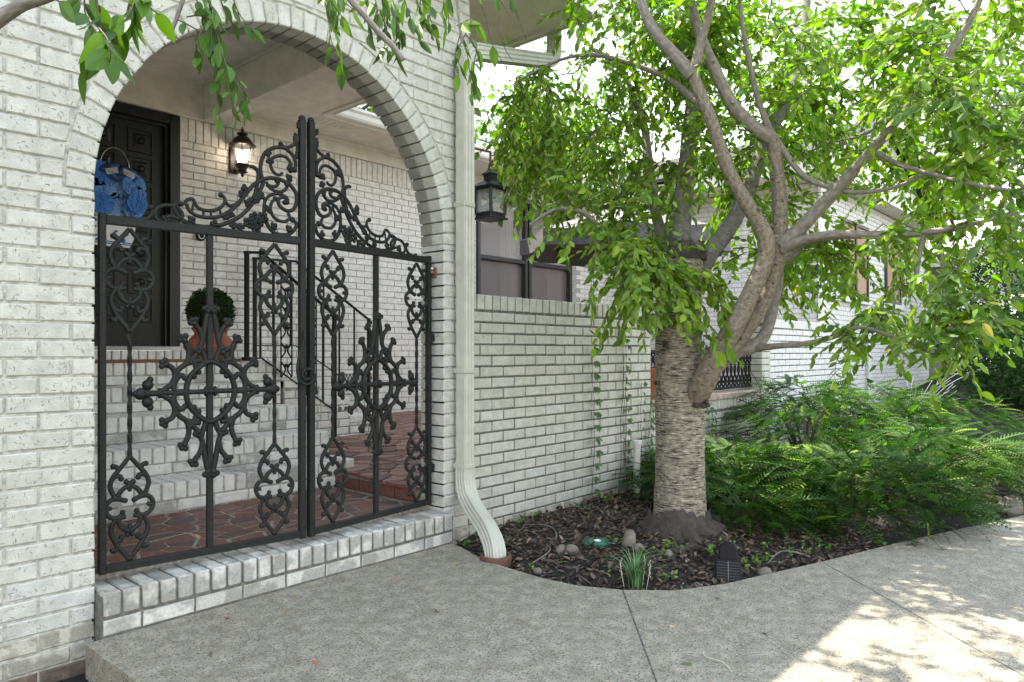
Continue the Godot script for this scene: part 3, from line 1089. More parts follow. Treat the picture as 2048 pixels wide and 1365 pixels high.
func porch_roof() -> void:
	var p := thing("porch_roof", "cream plastered porch ceiling and eave over the arch with white gutter at its right edge", "roof")
	var b := MB.new()
	b.box(Vector3(-3.0, 3.56, WALL_Z + 0.02), Vector3(3.1, 3.60, -0.19))
	put("upper_ceiling", b, M.stucco, p)
	b = MB.new()
	b.cbox(Vector3(3.1, 3.215, WALL_Z + 0.03), Vector3(3.3, 3.62, -0.2), 0.006)
	put("beam", b, M.stucco, p)
	b = MB.new()
	b.box(Vector3(3.08, 3.53, WALL_Z + 0.03), Vector3(3.098, 3.557, -0.2))
	put("beam_moulding", b, M.trim, p)
	b = MB.new()
	b.box(Vector3(3.3, 3.372, WALL_Z + 0.02), Vector3(3.99, 3.41, 0.25))
	b.box(Vector3(3.99, 3.372, WALL_Z + 0.02), Vector3(12.6, 3.41, -2.86))
	b.box(Vector3(-3.0, 3.40, -0.19), Vector3(3.3, 3.44, 0.25))
	b.box(Vector3(3.09, 3.372, -0.2), Vector3(3.3, 3.40, 0.25))
	put("soffit", b, M.stucco, p)
	# boards round the open corner
	for e in [[Vector3(3.965, 3.352, -2.86), Vector3(4.0, 3.50, 0.27)], [Vector3(4.0, 3.352, -2.90), Vector3(12.6, 3.50, -2.86)], [Vector3(-3, 3.352, 0.25), Vector3(3.965, 3.50, 0.285)]]:
		b = MB.new()
		b.box(e[0], e[1])
		put("fascia_board", b, M.trim, p)
	b = MB.new()
	for k in 7:
		b.box(Vector3(3.93 + k * 0.07, 3.3665, -3.14), Vector3(3.975 + k * 0.07, 3.3715, -2.98))
	put("soffit_vent", b, M.trim, p)
	# gutters with a rolled lip
	for e in [[Vector3(4.003, 3.37, -2.80), Vector3(0, 0, 1), 3.08, 1.0], [Vector3(4.003, 3.37, -2.857), Vector3(1, 0, 0), 8.6, 1.0]]:
		var prof := PackedVector2Array([Vector2(0, 0), Vector2(0.07, 0), Vector2(0.085, 0.02), Vector2(0.095, 0.06), Vector2(0.115, 0.08), Vector2(0.118, 0.105), Vector2(0.105, 0.108), Vector2(0.10, 0.09), Vector2(0.08, 0.07), Vector2(0.065, 0.015), Vector2(0, 0.012)])
		b = MB.new()
		var dir: Vector3 = e[1]
		var across := Vector3(1, 0, 0) if dir.z > 0.5 else Vector3(0, 0, 1)
		b.prism(prof, 0, e[2], 0.0, Transform3D(Basis(across, Vector3.UP, dir), e[0]))
		put("gutter", b, M.white if dir.x > 0.5 else M.metal_paint, p)
	# roof slopes behind the eaves
	b = MB.new()
	b.prism(PackedVector2Array([Vector2(0.29, 3.5), Vector2(0.29, 3.55), Vector2(-8, 5.7), Vector2(-8, 3.63), Vector2(-0.1, 3.63), Vector2(-0.1, 3.5)]), -6.0, 4.02, 0.0, Transform3D(Basis(Vector3(0, 0, 1), Vector3.UP, Vector3(1, 0, 0)), Vector3.ZERO))
	b.prism(PackedVector2Array([Vector2(-2.86, 3.5), Vector2(-2.86, 3.53), Vector2(-8, 4.95), Vector2(-13, 3.5)]), 4.02, 12.6, 0.0, Transform3D(Basis(Vector3(0, 0, 1), Vector3.UP, Vector3(1, 0, 0)), Vector3.ZERO))
	put("roof_slope", b, M.roof, p)


func downspout() -> void:
	var d := thing("downspout", "cream painted ribbed downspout on the arch wall corner, curving out over the planting bed", "downspout")
	# ribbed oblong section
	var prof := []
	for k in 4:
		for i in 10:
			var t := i / 10.0
			var wob := 0.0022 * (0.0 if (i == 0 or i == 9) else sin(i * PI / 1.5))
			if k == 0: prof.append(Vector2(lerpf(-1, 1, t) * 0.0425, 0.035 + wob))
			elif k == 1: prof.append(Vector2(0.0425 + wob, lerpf(1, -1, t) * 0.035))
			elif k == 2: prof.append(Vector2(lerpf(1, -1, t) * 0.0425, -0.035 - wob))
			else: prof.append(Vector2(-0.0425 - wob, lerpf(-1, 1, t) * 0.035))
	var runs := [
		["straight_pipe", [Vector3(2.988, 2.80, 0.066), Vector3(2.988, 1.55, 0.066)], 1.0],
		["straight_pipe", [Vector3(2.988, 1.98, 0.066), Vector3(2.988, 0.40, 0.066)], 0.965],
		["elbow", [Vector3(2.988, 0.46, 0.066), Vector3(2.988, 0.36, 0.066), Vector3(2.985, 0.31, 0.075), Vector3(2.975, 0.265, 0.10), Vector3(2.955, 0.225, 0.15), Vector3(2.925, 0.185, 0.225), Vector3(2.89, 0.15, 0.31), Vector3(2.86, 0.12, 0.375), Vector3(2.835, 0.08, 0.43), Vector3(2.82, 0.035, 0.46), Vector3(2.815, -0.04, 0.47)], 1.06],
		["offset_pipe", [Vector3(2.988, 2.70, 0.066), Vector3(2.99, 2.78, 0.066), Vector3(3.01, 2.84, 0.064), Vector3(3.06, 2.875, 0.06), Vector3(3.2, 2.915, 0.035), Vector3(3.9, 3.115, -0.09), Vector3(3.99, 3.145, -0.105), Vector3(4.035, 3.19, -0.11), Vector3(4.05, 3.26, -0.11), Vector3(4.05, 3.40, -0.11)], 1.04],
	]
	for run in runs:
		var pts: Array = run[1]
		if pts.size() > 2: pts = smooth(pts, 3)
		var b := MB.new()
		var wide := Vector3(1, 0, 0)
		var prev := []
		var along := 0.0
		for i in pts.size():
			var dir: Vector3 = (pts[mini(i + 1, pts.size() - 1)] - pts[maxi(i - 1, 0)]).normalized()
			if run[0] == "offset_pipe":
				wide = dir.cross(Vector3(0.1, 0, 1)).normalized()
			else:
				wide = (wide - dir * wide.dot(dir)).normalized()
			var deep := wide.cross(dir).normalized()
			if run[0] == "elbow" and deep.z < 0: deep = -deep
			var ring := []
			var crimp: float = run[2]
			if run[0] == "elbow" and i > 4 and i < pts.size() - 5: crimp *= 1.0 + 0.018 * (i % 2)
			for q in prof:
				ring.append(pts[i] + (wide * q.x + deep * q.y) * crimp)
			if i > 0:
				for k in ring.size():
					var j := (k + 1) % ring.size()
					var out: Vector3 = (ring[k] + ring[j]) / 2 - pts[i]
					b.quad(prev[k], prev[j], ring[j], ring[k], out)
			prev = ring
		put(run[0], b, M.metal_paint, d)
	for y in [1.955, 0.985, 0.43]:
		var sb := MB.new()
		sb.cbox(Vector3(2.9425, y - 0.014, 0.012), Vector3(3.0335, y + 0.014, 0.1065), 0.004)
		put("strap", sb, M.metal_paint, d)
	var cl := thing("drain_pipe", "old clay drain pipe mouth in the ground catching the downspout", "drain", Vector3(2.815, 0, 0.47))
	var b := MB.new()
	b.lathe([Vector2(0.075, -0.15), Vector2(0.085, 0.012), Vector2(0.082, 0.022), Vector2(0.07, 0.022), Vector2(0.065, 0.0), Vector2(0.062, -0.15)], 24)
	put("collar", b, M.old_clay, cl)
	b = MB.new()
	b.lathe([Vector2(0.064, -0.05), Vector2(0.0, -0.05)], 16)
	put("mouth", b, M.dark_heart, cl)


# ---------------------------------------------------------------- iron gate (millimetres along the leaf, height above the path)
const CREST := {
	"lower_sweep": [284, 1730, 291, 1704, 313, 1673, 352, 1654, 398, 1646, 458, 1653, 513, 1674, 563, 1704, 598, 1737, 635, 1785, 664, 1840, 681, 1885, 668, 1927, 672, 1978, 694, 2025, 739, 2056, 786, 2061, 825, 2035, 841, 2000, 834, 1966],
	"ladder_sweep": [339, 1737, 348, 1711, 378, 1692, 431, 1688, 486, 1702, 534, 1736, 570, 1776, 598, 1816, 635, 1864, 672, 1891, 717, 1909, 770, 1907, 817, 1885, 842, 1851, 842, 1806, 825, 1774, 794, 1766, 763, 1781, 751, 1805, 766, 1825, 790, 1825, 794, 1807],
	"ladder_top": [329, 1732, 342, 1754, 365, 1760, 375, 1742, 391, 1724, 424, 1718, 462, 1726, 489, 1744, 503, 1767, 501, 1787, 486, 1796],
	"end_scroll": [117, 1655, 135, 1645, 161, 1645, 188, 1658, 202, 1682, 195, 1701],
	"end_hoop": [247, 1651, 219, 1655, 210, 1680, 225, 1705, 253, 1719, 281, 1721, 300, 1732, 316, 1733],
	"end_leaf": [253, 1651, 251, 1666, 266, 1674, 294, 1671, 319, 1661, 355, 1648],
	"end_bow": [294, 1731, 303, 1716, 319, 1698, 323, 1681, 313, 1673],
	"bracket": [503, 1770, 527, 1753, 563, 1768],
	"upper_ring": [774, 1944, 761, 1930, 736, 1934, 717, 1964, 723, 2000, 759, 2020, 794, 2018, 817, 1992, 815, 1959],
	"hook_scroll": [617, 1947, 638, 1945, 657, 1925, 655, 1889, 642, 1822, 620, 1790],
	"bottom_scroll": [690, 1814, 685, 1749, 696, 1699, 732, 1656, 794, 1652, 833, 1678, 845, 1710, 825, 1726],
	"bottom_ring": [801, 1756, 811, 1735, 786, 1714, 743, 1719, 717, 1753, 720, 1790, 739, 1816],
	"middle_scroll": [690, 1796, 709, 1824, 751, 1841, 790, 1832, 801, 1816, 786, 1804],
	"small_loop": [694, 1888, 709, 1872, 739, 1873, 755, 1890, 747, 1900],
	"small_bow": [696, 1873, 732, 1853, 774, 1854, 797, 1878, 794, 1896],
	"top_scroll": [833, 2141, 847, 2129, 846, 2106, 825, 2081, 790, 2065, 766, 2077],
	"top_stem": [846, 2102, 849, 2062, 842, 2030],
}
const ACANTHUS := [584, 1838, 573, 1819, 709, 1992, 803, 1968, 811, 1928, 598, 1780, 642, 1800, 675, 1812, 513, 1698, 458, 1671, 541, 1659, 365, 1673, 527, 1721, 570, 1670, 736, 1689, 801, 1675, 709, 1766, 853, 2175, 794, 1888, 702, 2012, 259, 1667]
const FLOWERS := [606, 1685, 653, 1693, 635, 1713, 675, 1718, 642, 1664]
const RUNGS := [368, 1741, 362, 1703, 408, 1719, 411, 1689, 441, 1720, 445, 1690, 479, 1737, 487, 1705]
# half of the lyre-shaped casting, from its middle
const LYRE := [[0, 211, 44, 158, 65, 133, 77, 102, 74, 80, 59, 46], [44, 158, 54, 172, 66, 175], [68, 127, 50, 133, 36, 131, 34, 121], [0, 92, 25, 80, 42, 62, 47, 50, 38, 40, 18, 31], [0, 92, 8, 102, 14, 106], [0, 92, 0, 74],
	[18, 28, 44, 40, 74, 40, 92, 22, 95, 0, 83, -25, 56, -37, 35, -28, 28, -16], [94, 2, 77, 6], [15, -34, 36, -38, 44, -50, 32, -77, 0, -99], [0, -97, 0, -76], [0, -97, 10, -110], [56, -40, 71, -68, 74, -93, 59, -130, 41, -161, 5, -207],
	[50, -149, 56, -167, 68, -164], [60, -122, 38, -130, 32, -117]]
# a quarter of the medallion, from its middle
const MEDAL := [[215, 0, 188, 16, 164, 34, 148, 72, 159, 105, 180, 117], [148, 77, 128, 103, 102, 124, 91, 162, 97, 196, 107, 215], [102, 124, 70, 152, 46, 189, 35, 225, 45, 264, 63, 288], [35, 216, 28, 260, 20, 309, 12, 345],
	[93, 152, 76, 135, 51, 135], [107, 4, 148, 5, 152, 38, 128, 74, 108, 60], [63, 105, 70, 128, 92, 150], [70, 130, 100, 124], [20, 128, 30, 165, 46, 189]]


func stroke(b: MB, a: Array, thick: float, z := 0.0, sx := 1.0, sy := 1.0, o := Vector2.ZERO, end_ball := 1.5, taper := 0.8) -> void:
	var p := []
	for i in range(0, a.size(), 2):
		p.append(Vector3((a[i] * sx + o.x) * 0.001, (a[i + 1] * sy + o.y) * 0.001, z))
	var q := smooth(p, 3) if p.size() > 2 else p
	var rad := []
	for i in q.size():
		var t := float(i) / (q.size() - 1)
		rad.append(thick * lerpf(taper, 1.0, minf(1.0, minf(t, 1.0 - t) * 4.0)))
	b.tube(q, rad, 7, 1.15)
	if end_ball > 0.0:
		b.ball(q[-1], thick * end_ball, Vector3(1, 1, 0.9), 5, 7)


func leaflet(b: MB, c: Vector3, dir: float, s: float) -> void:   # a cast three-lobed leaf
	for k in [-0.9, 0.0, 0.9]:
		var a: float = dir + k
		b.ball(c + Vector3(cos(a), sin(a), 0) * s * 0.62, s * 0.46, Vector3(1.0, 1.0, 0.55), 5, 7)
	b.ball(c, s * 0.5, Vector3(1, 1, 0.75), 5, 7)


func gate_leaf(label: String, hinge: Vector3, turn: float, mirror: bool) -> void:
	var g := thing("gate_leaf", label, "gate", hinge, "pair of iron gate leaves", turn)
	var s := -1.0 if mirror else 1.0
	var W := 0.888
	var bar := func(called: String, x0: float, y0: float, x1: float, y1: float, deep: float) -> void:
		var b := MB.new()
		var lo := minf(x0 * s, x1 * s)
		b.cbox(Vector3(lo, y0, -deep / 2), Vector3(lo + absf(x1 - x0), y1, deep / 2), 0.0025)
		put(called, b, M.iron, g)
	bar.call("hinge_stile", 0.0, 0.205, 0.026, 1.655, 0.032)
	bar.call("meeting_stile", W - 0.030, 0.200, W, 2.215, 0.032)
	bar.call("bottom_rail", 0.026, 0.207, W - 0.030, 0.238, 0.030)
	bar.call("top_rail", 0.026, 1.612, W - 0.030, 1.648, 0.030)
	bar.call("middle_bar", 0.424, 0.238, 0.450, 1.612, 0.024)
	var f := MB.new()
	f.ball(Vector3((W - 0.015) * s, 2.222, 0), 0.018, Vector3(1, 0.8, 1), 5, 8)
	f.box(Vector3((W - 0.045) * s - 0.012, 2.10, -0.008), Vector3((W - 0.045) * s + 0.012, 2.13, 0.008))
	put("finial", f, M.iron, g)
	# crest
	for key in CREST:
		var b := MB.new()
		var thick := 0.0084 if key in ["lower_sweep", "ladder_sweep", "bottom_scroll", "hook_scroll"] else 0.0072
		stroke(b, CREST[key], thick, 0.003 if key == "ladder_sweep" else 0.0, s, 1.0, Vector2.ZERO, 1.75, 0.85)
		put(key, b, M.iron, g)
	for i in range(0, RUNGS.size(), 4):
		var b := MB.new()
		stroke(b, RUNGS.slice(i, i + 4), 0.006, 0.0, s, 1.0, Vector2.ZERO, 0.0)
		put("ladder_rung", b, M.iron, g)
	for i in range(0, ACANTHUS.size(), 2):
		var b := MB.new()
		leaflet(b, Vector3(ACANTHUS[i] * 0.001 * s, ACANTHUS[i + 1] * 0.001, 0.006), r(0, TAU), 0.023)
		put("acanthus", b, M.iron, g)
	for i in range(0, FLOWERS.size(), 2):
		var b := MB.new()
		var c := Vector3(FLOWERS[i] * 0.001 * s, FLOWERS[i + 1] * 0.001, 0.010)
		for k in 5:
			var a := TAU * k / 5 + i
			b.ball(c + Vector3(cos(a), sin(a), 0) * 0.016, 0.0125, Vector3(1, 1, 0.5), 5, 7)
		b.ball(c + Vector3(0, 0, 0.008), 0.007)
		put("flower", b, M.iron, g)
	# castings and twisted bars in the two side bays
	for cx in [0.115, 0.735]:
		for cy in [0.458, 1.392]:
			var b := MB.new()
			for st in LYRE:
				for m in [1.0, -1.0]:
					if m < 0 and st[0] == 0 and st[st.size() - 2] == 0:
						continue
					stroke(b, st, 0.0088, 0.0, m * 0.94, 1.0, Vector2.ZERO, 1.3 if st.size() > 4 else 1.1, 0.9)
			put("lyre_casting", b, M.iron, g, Vector3(cx * s, cy, 0))
		var tw := MB.new()
		var c0 := Vector3(cx * s, 0.665, 0)
		var last := []
		for i in 41:
			var y := 0.665 + 0.522 * i / 40.0
			var a := i * 0.32
			var ring := []
			for k in 4:
				ring.append(Vector3(cx * s + cos(a + k * PI / 2) * 0.0098, y, sin(a + k * PI / 2) * 0.0098))
			if i > 0:
				for k in 4:
					var j := (k + 1) % 4
					tw.quad(last[k], last[j], ring[j], ring[k], (ring[k] + ring[j]) / 2 - Vector3(cx * s, y, 0))
			last = ring
		put("twisted_bar", tw, M.iron, g)
	# medallion in the middle
	var med := Node3D.new()
	med.name = "medallion"
	med.position = Vector3(0.437 * s, 0.924, 0.012)
	g.add_child(med, true)
	for m in [[1, 1], [1, -1], [-1, 1], [-1, -1]]:
		var b := MB.new()
		for st in MEDAL:
			stroke(b, st, 0.0106, 0.0, m[0], m[1], Vector2.ZERO, 1.2, 0.95)
		for e in [[186, 120, 0.5], [111, 224, 0.9], [69, 297, 1.0], [12, 352, 1.5], [52, 172, 1.5]]:
			leaflet(b, Vector3(e[0] * m[0], e[1] * m[1], 4) * 0.001, atan2(sin(e[2]) * m[1], cos(e[2]) * m[0]), 0.029)
		for e in [[82, 78, 3.7], [60, 100, 4.0]]:
			b.ball(Vector3(e[0] * m[0], e[1] * m[1], 0) * 0.001 * 0.86, 0.014, Vector3(1, 1, 0.7), 5, 7)
		put("scroll_quarter", b, M.iron, med)
	var ov := MB.new()
	var pts := []
	for i in 33:
		var a := TAU * i / 32
		pts.append(Vector3(cos(a) * 0.104, sin(a) * 0.125 * (1.0 + 0.05 * cos(4 * a)), 0.002))
	ov.tube(pts, spread([0.0145, 0.0145], pts.size()), 7, 0.85, false)
	put("oval_ring", ov, M.iron, med)
	ov = MB.new()
	ov.tube([Vector3(-0.205, 0, 0), Vector3(0.205, 0, 0)], [0.011, 0.011], 8)
	for x in [-0.02, 0.02, -0.21, 0.21]:
		ov.ball(Vector3(x, 0, 0), 0.019, Vector3(0.55, 1.25, 1), 6, 8)
	for m in [-1, 1]:
		ov.tube([Vector3(0.2 * m, 0, 0), Vector3(0.262 * m, 0, 0)], [0.012, 0.014], 7)
		for e in [[0.285, 0.0, 0.026], [0.258, 0.036, 0.023], [0.258, -0.036, 0.023], [0.248, 0.058, 0.014], [0.248, -0.058, 0.014], [0.262, 0.0, 0.02], [0.304, 0.0, 0.014]]:
			ov.ball(Vector3(e[0] * m, e[1], 0.004), e[2], Vector3(1, 1, 0.6), 6, 8)
	put("cross_arm", ov, M.iron, med)
	if mirror:
		return
	# lever with a scroll on the meeting stile
	var hd := MB.new()
	var sp := [Vector3(0.865, 1.20, 0.03), Vector3(0.868, 1.17, 0.04), Vector3(0.84, 1.09, 0.045), Vector3(0.825, 1.02, 0.05), Vector3(0.83, 0.975, 0.05)]
	for i in 14:
		var a := -2.6 + i * 0.62
		var rad := 0.047 - i * 0.0024
		sp.append(Vector3(0.876 + cos(a) * rad, 0.985 + sin(a) * rad, 0.05))
	hd.tube(smooth(sp, 2), spread([0.006, 0.007, 0.007], smooth(sp, 2).size()), 6)
	hd.tube([Vector3(0.87, 0.995, 0), Vector3(0.87, 0.995, 0.05)], [0.007, 0.007], 6)
	put("gate_lever", hd, M.iron, g)


func hardware() -> void:
	var l := thing("gate_latch", "small rusty latch bracket bolted to the brick reveal beside the right gate leaf", "latch", Vector3(2.872, 1.56, -0.075))
	var b := MB.new()
	b.cbox(Vector3(-0.006, -0.028, -0.02), Vector3(0.004, 0.028, 0.02), 0.002)
	put("plate", b, M.rust, l)
	b = MB.new()
	b.tube([Vector3(-0.005, 0, 0), Vector3(-0.028, 0.004, 0.004), Vector3(-0.03, 0.02, 0.012)], [0.009, 0.009, 0.007], 7)
	b.ball(Vector3(-0.03, 0.02, 0.014), 0.011)
	put("hook", b, M.wire, l)
	for y in [0.42, 1.18]:
		var h := MB.new()
		h.tube([Vector3(0, -0.03, 0), Vector3(0, 0.03, 0)], [0.010, 0.010], 8)
		h.box(Vector3(0, -0.02, -0.006), Vector3(0.03, 0.02, 0.006))
		put("hinge", h, M.iron, l, Vector3(2.856, y, -0.085) - l.position)


# ---------------------------------------------------------------- stair rail
func stair_rail(label: String, z: float, x0: float, x1: float, x2: float, top: float, drop: float, base0: float, base1: float, fancy: bool) -> void:
	var t := thing("stair_railing", label, "railing", Vector3(x0, 0, z), "iron railings of the side flight")
	var b := MB.new()
	b.cbox(Vector3(-0.016, base0, -0.016), Vector3(0.016, top, 0.016), 0.003)
	b.cbox(Vector3(-0.032, base0, -0.032), Vector3(0.032, base0 + 0.03, 0.032), 0.006)
	put("post", b, M.rail_iron, t)
	b = MB.new()
	b.cbox(Vector3(x2 - x0 - 0.016, base1, -0.016), Vector3(x2 - x0 + 0.016, top - drop + 0.015, 0.016), 0.003)
	put("newel", b, M.rail_iron, t)
	var a := x1 - x0
	var c := x2 - x0
	for e in [[0.0, 0.020, 0.012], [-0.83, 0.011, 0.008]]:
		var y: float = top + e[0]
		b = MB.new()
		b.tube([Vector3(-0.02, y, 0), Vector3(a, y + 0.012 * (1 if e[0] == 0.0 else 0), 0), Vector3(a + (c - a) * 0.1, y - drop * 0.08, 0), Vector3(c, y - drop, 0), Vector3(c + 0.04, y - drop - 0.04, 0)] if e[0] == 0.0 else [Vector3(0, y, 0), Vector3(a, y, 0), Vector3(c, y - drop, 0)], [e[1], e[1], e[1], e[1], e[1] * 0.8] if e[0] == 0.0 else [e[1], e[1], e[1]], 6, 0.6)
		put("handrail" if e[0] == 0.0 else "lower_rail", b, M.rail_iron, t)
	var n := 7
	for i in range(1, n):
		var x := c * i / n
		var d := 0.0 if x < a else drop * (x - a) / (c - a)
		if fancy and (i == 3 or i == 5):
			# scrollwork panel between twin bars
			var sc := MB.new()
			for m in [-1.0, 1.0]:
				sc.tube([Vector3(x + m * 0.05, top - d - 0.83, 0), Vector3(x + m * 0.05, top - d, 0)], [0.006, 0.006], 6)
				for k in 5:
					var pts := []
					for j in 9:
						var q := j / 8.0 * 4.6
						pts.append(Vector3(x + m * (0.042 - 0.036 * sin(q * 0.68) + 0.004), top - d - 0.10 - k * 0.155 - 0.11 * j / 8.0, 0))
					sc.tube(pts, spread([0.0075, 0.006], pts.size()), 6)
					sc.ball(pts[-1], 0.012, Vector3(1, 1, 0.7), 5, 7)
					sc.ball(pts[0], 0.011, Vector3(1, 1, 0.7), 5, 7)
			for k in 5:
				leaflet(sc, Vector3(x, top - d - 0.13 - k * 0.155, 0), 1.57, 0.022)
			put("scroll_panel", sc, M.rail_iron, t)
		else:
			b = MB.new()
			b.cbox(Vector3(x - 0.0075, top - d - 0.83, -0.0075), Vector3(x + 0.0075, top - d, 0.0075), 0.0015)
			put("baluster", b, M.rail_iron, t)


# ---------------------------------------------------------------- lamps and things at the door
func wall_lamp() -> void:
	var l := thing("wall_lantern", "lit dark bronze carriage lantern on the porch wall right of the front door", "wall lamp", Vector3(3.42, 2.74, -3.345))
	var b := MB.new()
	b.lathe([Vector2(0, 0), Vector2(0.010, 0.004), Vector2(0.016, 0.016), Vector2(0.010, 0.028), Vector2(0.03, 0.036), Vector2(0.05, 0.048), Vector2(0.035, 0.06), Vector2(0.042, 0.085), Vector2(0.06, 0.10), Vector2(0.066, 0.112), Vector2(0.06, 0.122)], 16)
	put("lamp_base", b, M.bronze, l)
	b = MB.new()
	b.lathe([Vector2(0.05, 0.122), Vector2(0.062, 0.16), Vector2(0.082, 0.27), Vector2(0.084, 0.285)], 16)
	put("lamp_glass", b, M.lamp_glass, l)
	for k in 6:
		b = MB.new()
		var a := TAU * k / 6
		b.tube([Vector3(cos(a) * 0.054, 0.12, sin(a) * 0.054), Vector3(cos(a) * 0.066, 0.17, sin(a) * 0.066), Vector3(cos(a) * 0.087, 0.285, sin(a) * 0.087)], [0.005, 0.005, 0.005], 5)
		put("lamp_rib", b, M.bronze, l)
	b = MB.new()
	b.lathe([Vector2(0.086, 0.283), Vector2(0.118, 0.292), Vector2(0.122, 0.302), Vector2(0.098, 0.312), Vector2(0.09, 0.335), Vector2(0.07, 0.365), Vector2(0.045, 0.38), Vector2(0.03, 0.39), Vector2(0.048, 0.402), Vector2(0.05, 0.41), Vector2(0.022, 0.42), Vector2(0.010, 0.43), Vector2(0.016, 0.443), Vector2(0.010, 0.455), Vector2(0, 0.475)], 18)
	put("lamp_cap", b, M.bronze, l)
	b = MB.new()
	b.cbox(Vector3(-0.06, 0.05, -0.145), Vector3(0.03, 0.30, -0.12), 0.008)
	b.tube([Vector3(-0.01, 0.09, -0.13), Vector3(-0.005, 0.06, -0.08), Vector3(0, 0.07, -0.04)], [0.014, 0.014, 0.014], 8)
	put("back_plate", b, M.bronze, l)
	b = MB.new()
	b.ball(Vector3(0, 0.215, 0), 0.024, Vector3(1, 1.35, 1), 7, 10)
	b.lathe([Vector2(0.013, 0.12), Vector2(0.013, 0.19)], 8)
	put("bulb", b, M.bulb, l)
	var o := OmniLight3D.new()
	o.name = "lamp_light"
	o.position = Vector3(0, 0.215, 0)
	o.light_energy = 0.022
	o.light_color = Color(1.0, 0.92, 0.82)
	o.omni_range = 12
	o.omni_attenuation = 2
	o.light_size = 0.03
	o.shadow_enabled = true
	l.add_child(o)


func hanging_lantern(label: String, where: Vector3, arm: Vector3, group := "") -> void:
	# where = middle of the lantern's base; arm = the bracket's root on the wall
	var l := thing("hanging_lantern", label, "lantern", where, group)
	var s := 0.064
	var b := MB.new()
	b.cbox(Vector3(-s - 0.016, 0, -s - 0.016), Vector3(s + 0.016, 0.012, s + 0.016), 0.003)
	b.cbox(Vector3(-s - 0.004, 0.012, -s - 0.004), Vector3(s + 0.004, 0.03, s + 0.004), 0.003)
	put("base", b, M.dark_frame, l)
	b = MB.new()
	for e in [[-1, -1], [1, -1], [1, 1], [-1, 1]]:
		b.cbox(Vector3(e[0] * s - 0.008, 0.03, e[1] * s - 0.008), Vector3(e[0] * s + 0.008, 0.195, e[1] * s + 0.008), 0.002)
	for e in [[0, 1], [0, -1], [1, 0], [-1, 0]]:
		for y in [0.03, 0.183]:
			var c := Vector3(e[0] * s, 0, e[1] * s)
			var h := Vector3(0.005 if e[0] else s - 0.008, 0, 0.005 if e[1] else s - 0.008)
			b.box(c - h + Vector3(0, y, 0), c + h + Vector3(0, y + 0.012, 0))
	put("frame", b, M.dark_frame, l)
	for e in [[0, 1], [0, -1], [1, 0], [-1, 0]]:
		b = MB.new()
		var c := Vector3(e[0] * (s - 0.002), 0, e[1] * (s - 0.002))
		var h := Vector3(0.001 if e[0] else s - 0.009, 0, 0.001 if e[1] else s - 0.009)
		b.box(c - h + Vector3(0, 0.043, 0), c + h + Vector3(0, 0.182, 0))
		put("pane", b, M.glass, l)
	b = MB.new()
	for lev in [[s + 0.024, 0.195, s + 0.026, 0.203], [s + 0.026, 0.203, 0.03, 0.25], [0.03, 0.25, 0.03, 0.285], [0.042, 0.285, 0.006, 0.318]]:
		for k in 4:
			var q := [[-1, -1], [1, -1], [1, 1], [-1, 1]]
			var e = q[k]; var f = q[(k + 1) % 4]
			b.quad(Vector3(e[0] * lev[0], lev[1], e[1] * lev[0]), Vector3(f[0] * lev[0], lev[1], f[1] * lev[0]), Vector3(f[0] * lev[2], lev[3], f[1] * lev[2]), Vector3(e[0] * lev[2], lev[3], e[1] * lev[2]), Vector3(e[0] + f[0], 0.6, e[1] + f[1]))
	b.quad(Vector3(-s - 0.024, 0.195, -s - 0.024), Vector3(s + 0.024, 0.195, -s - 0.024), Vector3(s + 0.024, 0.195, s + 0.024), Vector3(-s - 0.024, 0.195, s + 0.024), Vector3.DOWN)
	put("roof", b, M.dark_frame, l)
	b = MB.new()
	b.lathe([Vector2(0.02, 0.03), Vector2(0.02, 0.13), Vector2(0, 0.13)], 12)
	put("candle", b, M.ivory, l)
	var pts := []
	for i in 13:
		pts.append(Vector3(cos(TAU * i / 12) * 0.017, 0.333 + sin(TAU * i / 12) * 0.019, 0))
	b = MB.new()
	b.tube(pts, spread([0.003, 0.003], 13), 5)
	put("ring", b, M.dark_frame, l)
	# bracket of flat iron
	var k := thing("lantern_bracket", label.replace("lantern", "wall bracket").replace("hanging", "fixed"), "bracket", arm, group + " brackets" if group else "")
	var tip := where + Vector3(0, 0.352, 0) - arm
	b = MB.new()
	b.tube([Vector3.ZERO, Vector3(tip.x, 0.0 + tip.y + 0.075, tip.z)], [0.007, 0.007], 6)
	b.tube([Vector3(0, -0.09, 0), Vector3(tip.x * 0.62, tip.y + 0.06, tip.z * 0.62)], [0.005, 0.005], 6)
	b.tube(smooth([Vector3(tip.x, tip.y + 0.075, tip.z), Vector3(tip.x, tip.y + 0.01, tip.z), Vector3(tip.x + 0.012, tip.y - 0.008, tip.z), Vector3(tip.x + 0.028, tip.y + 0.006, tip.z)], 3), spread([0.008, 0.007, 0.006], 10), 6)
	put("arm", b, M.rust, k)


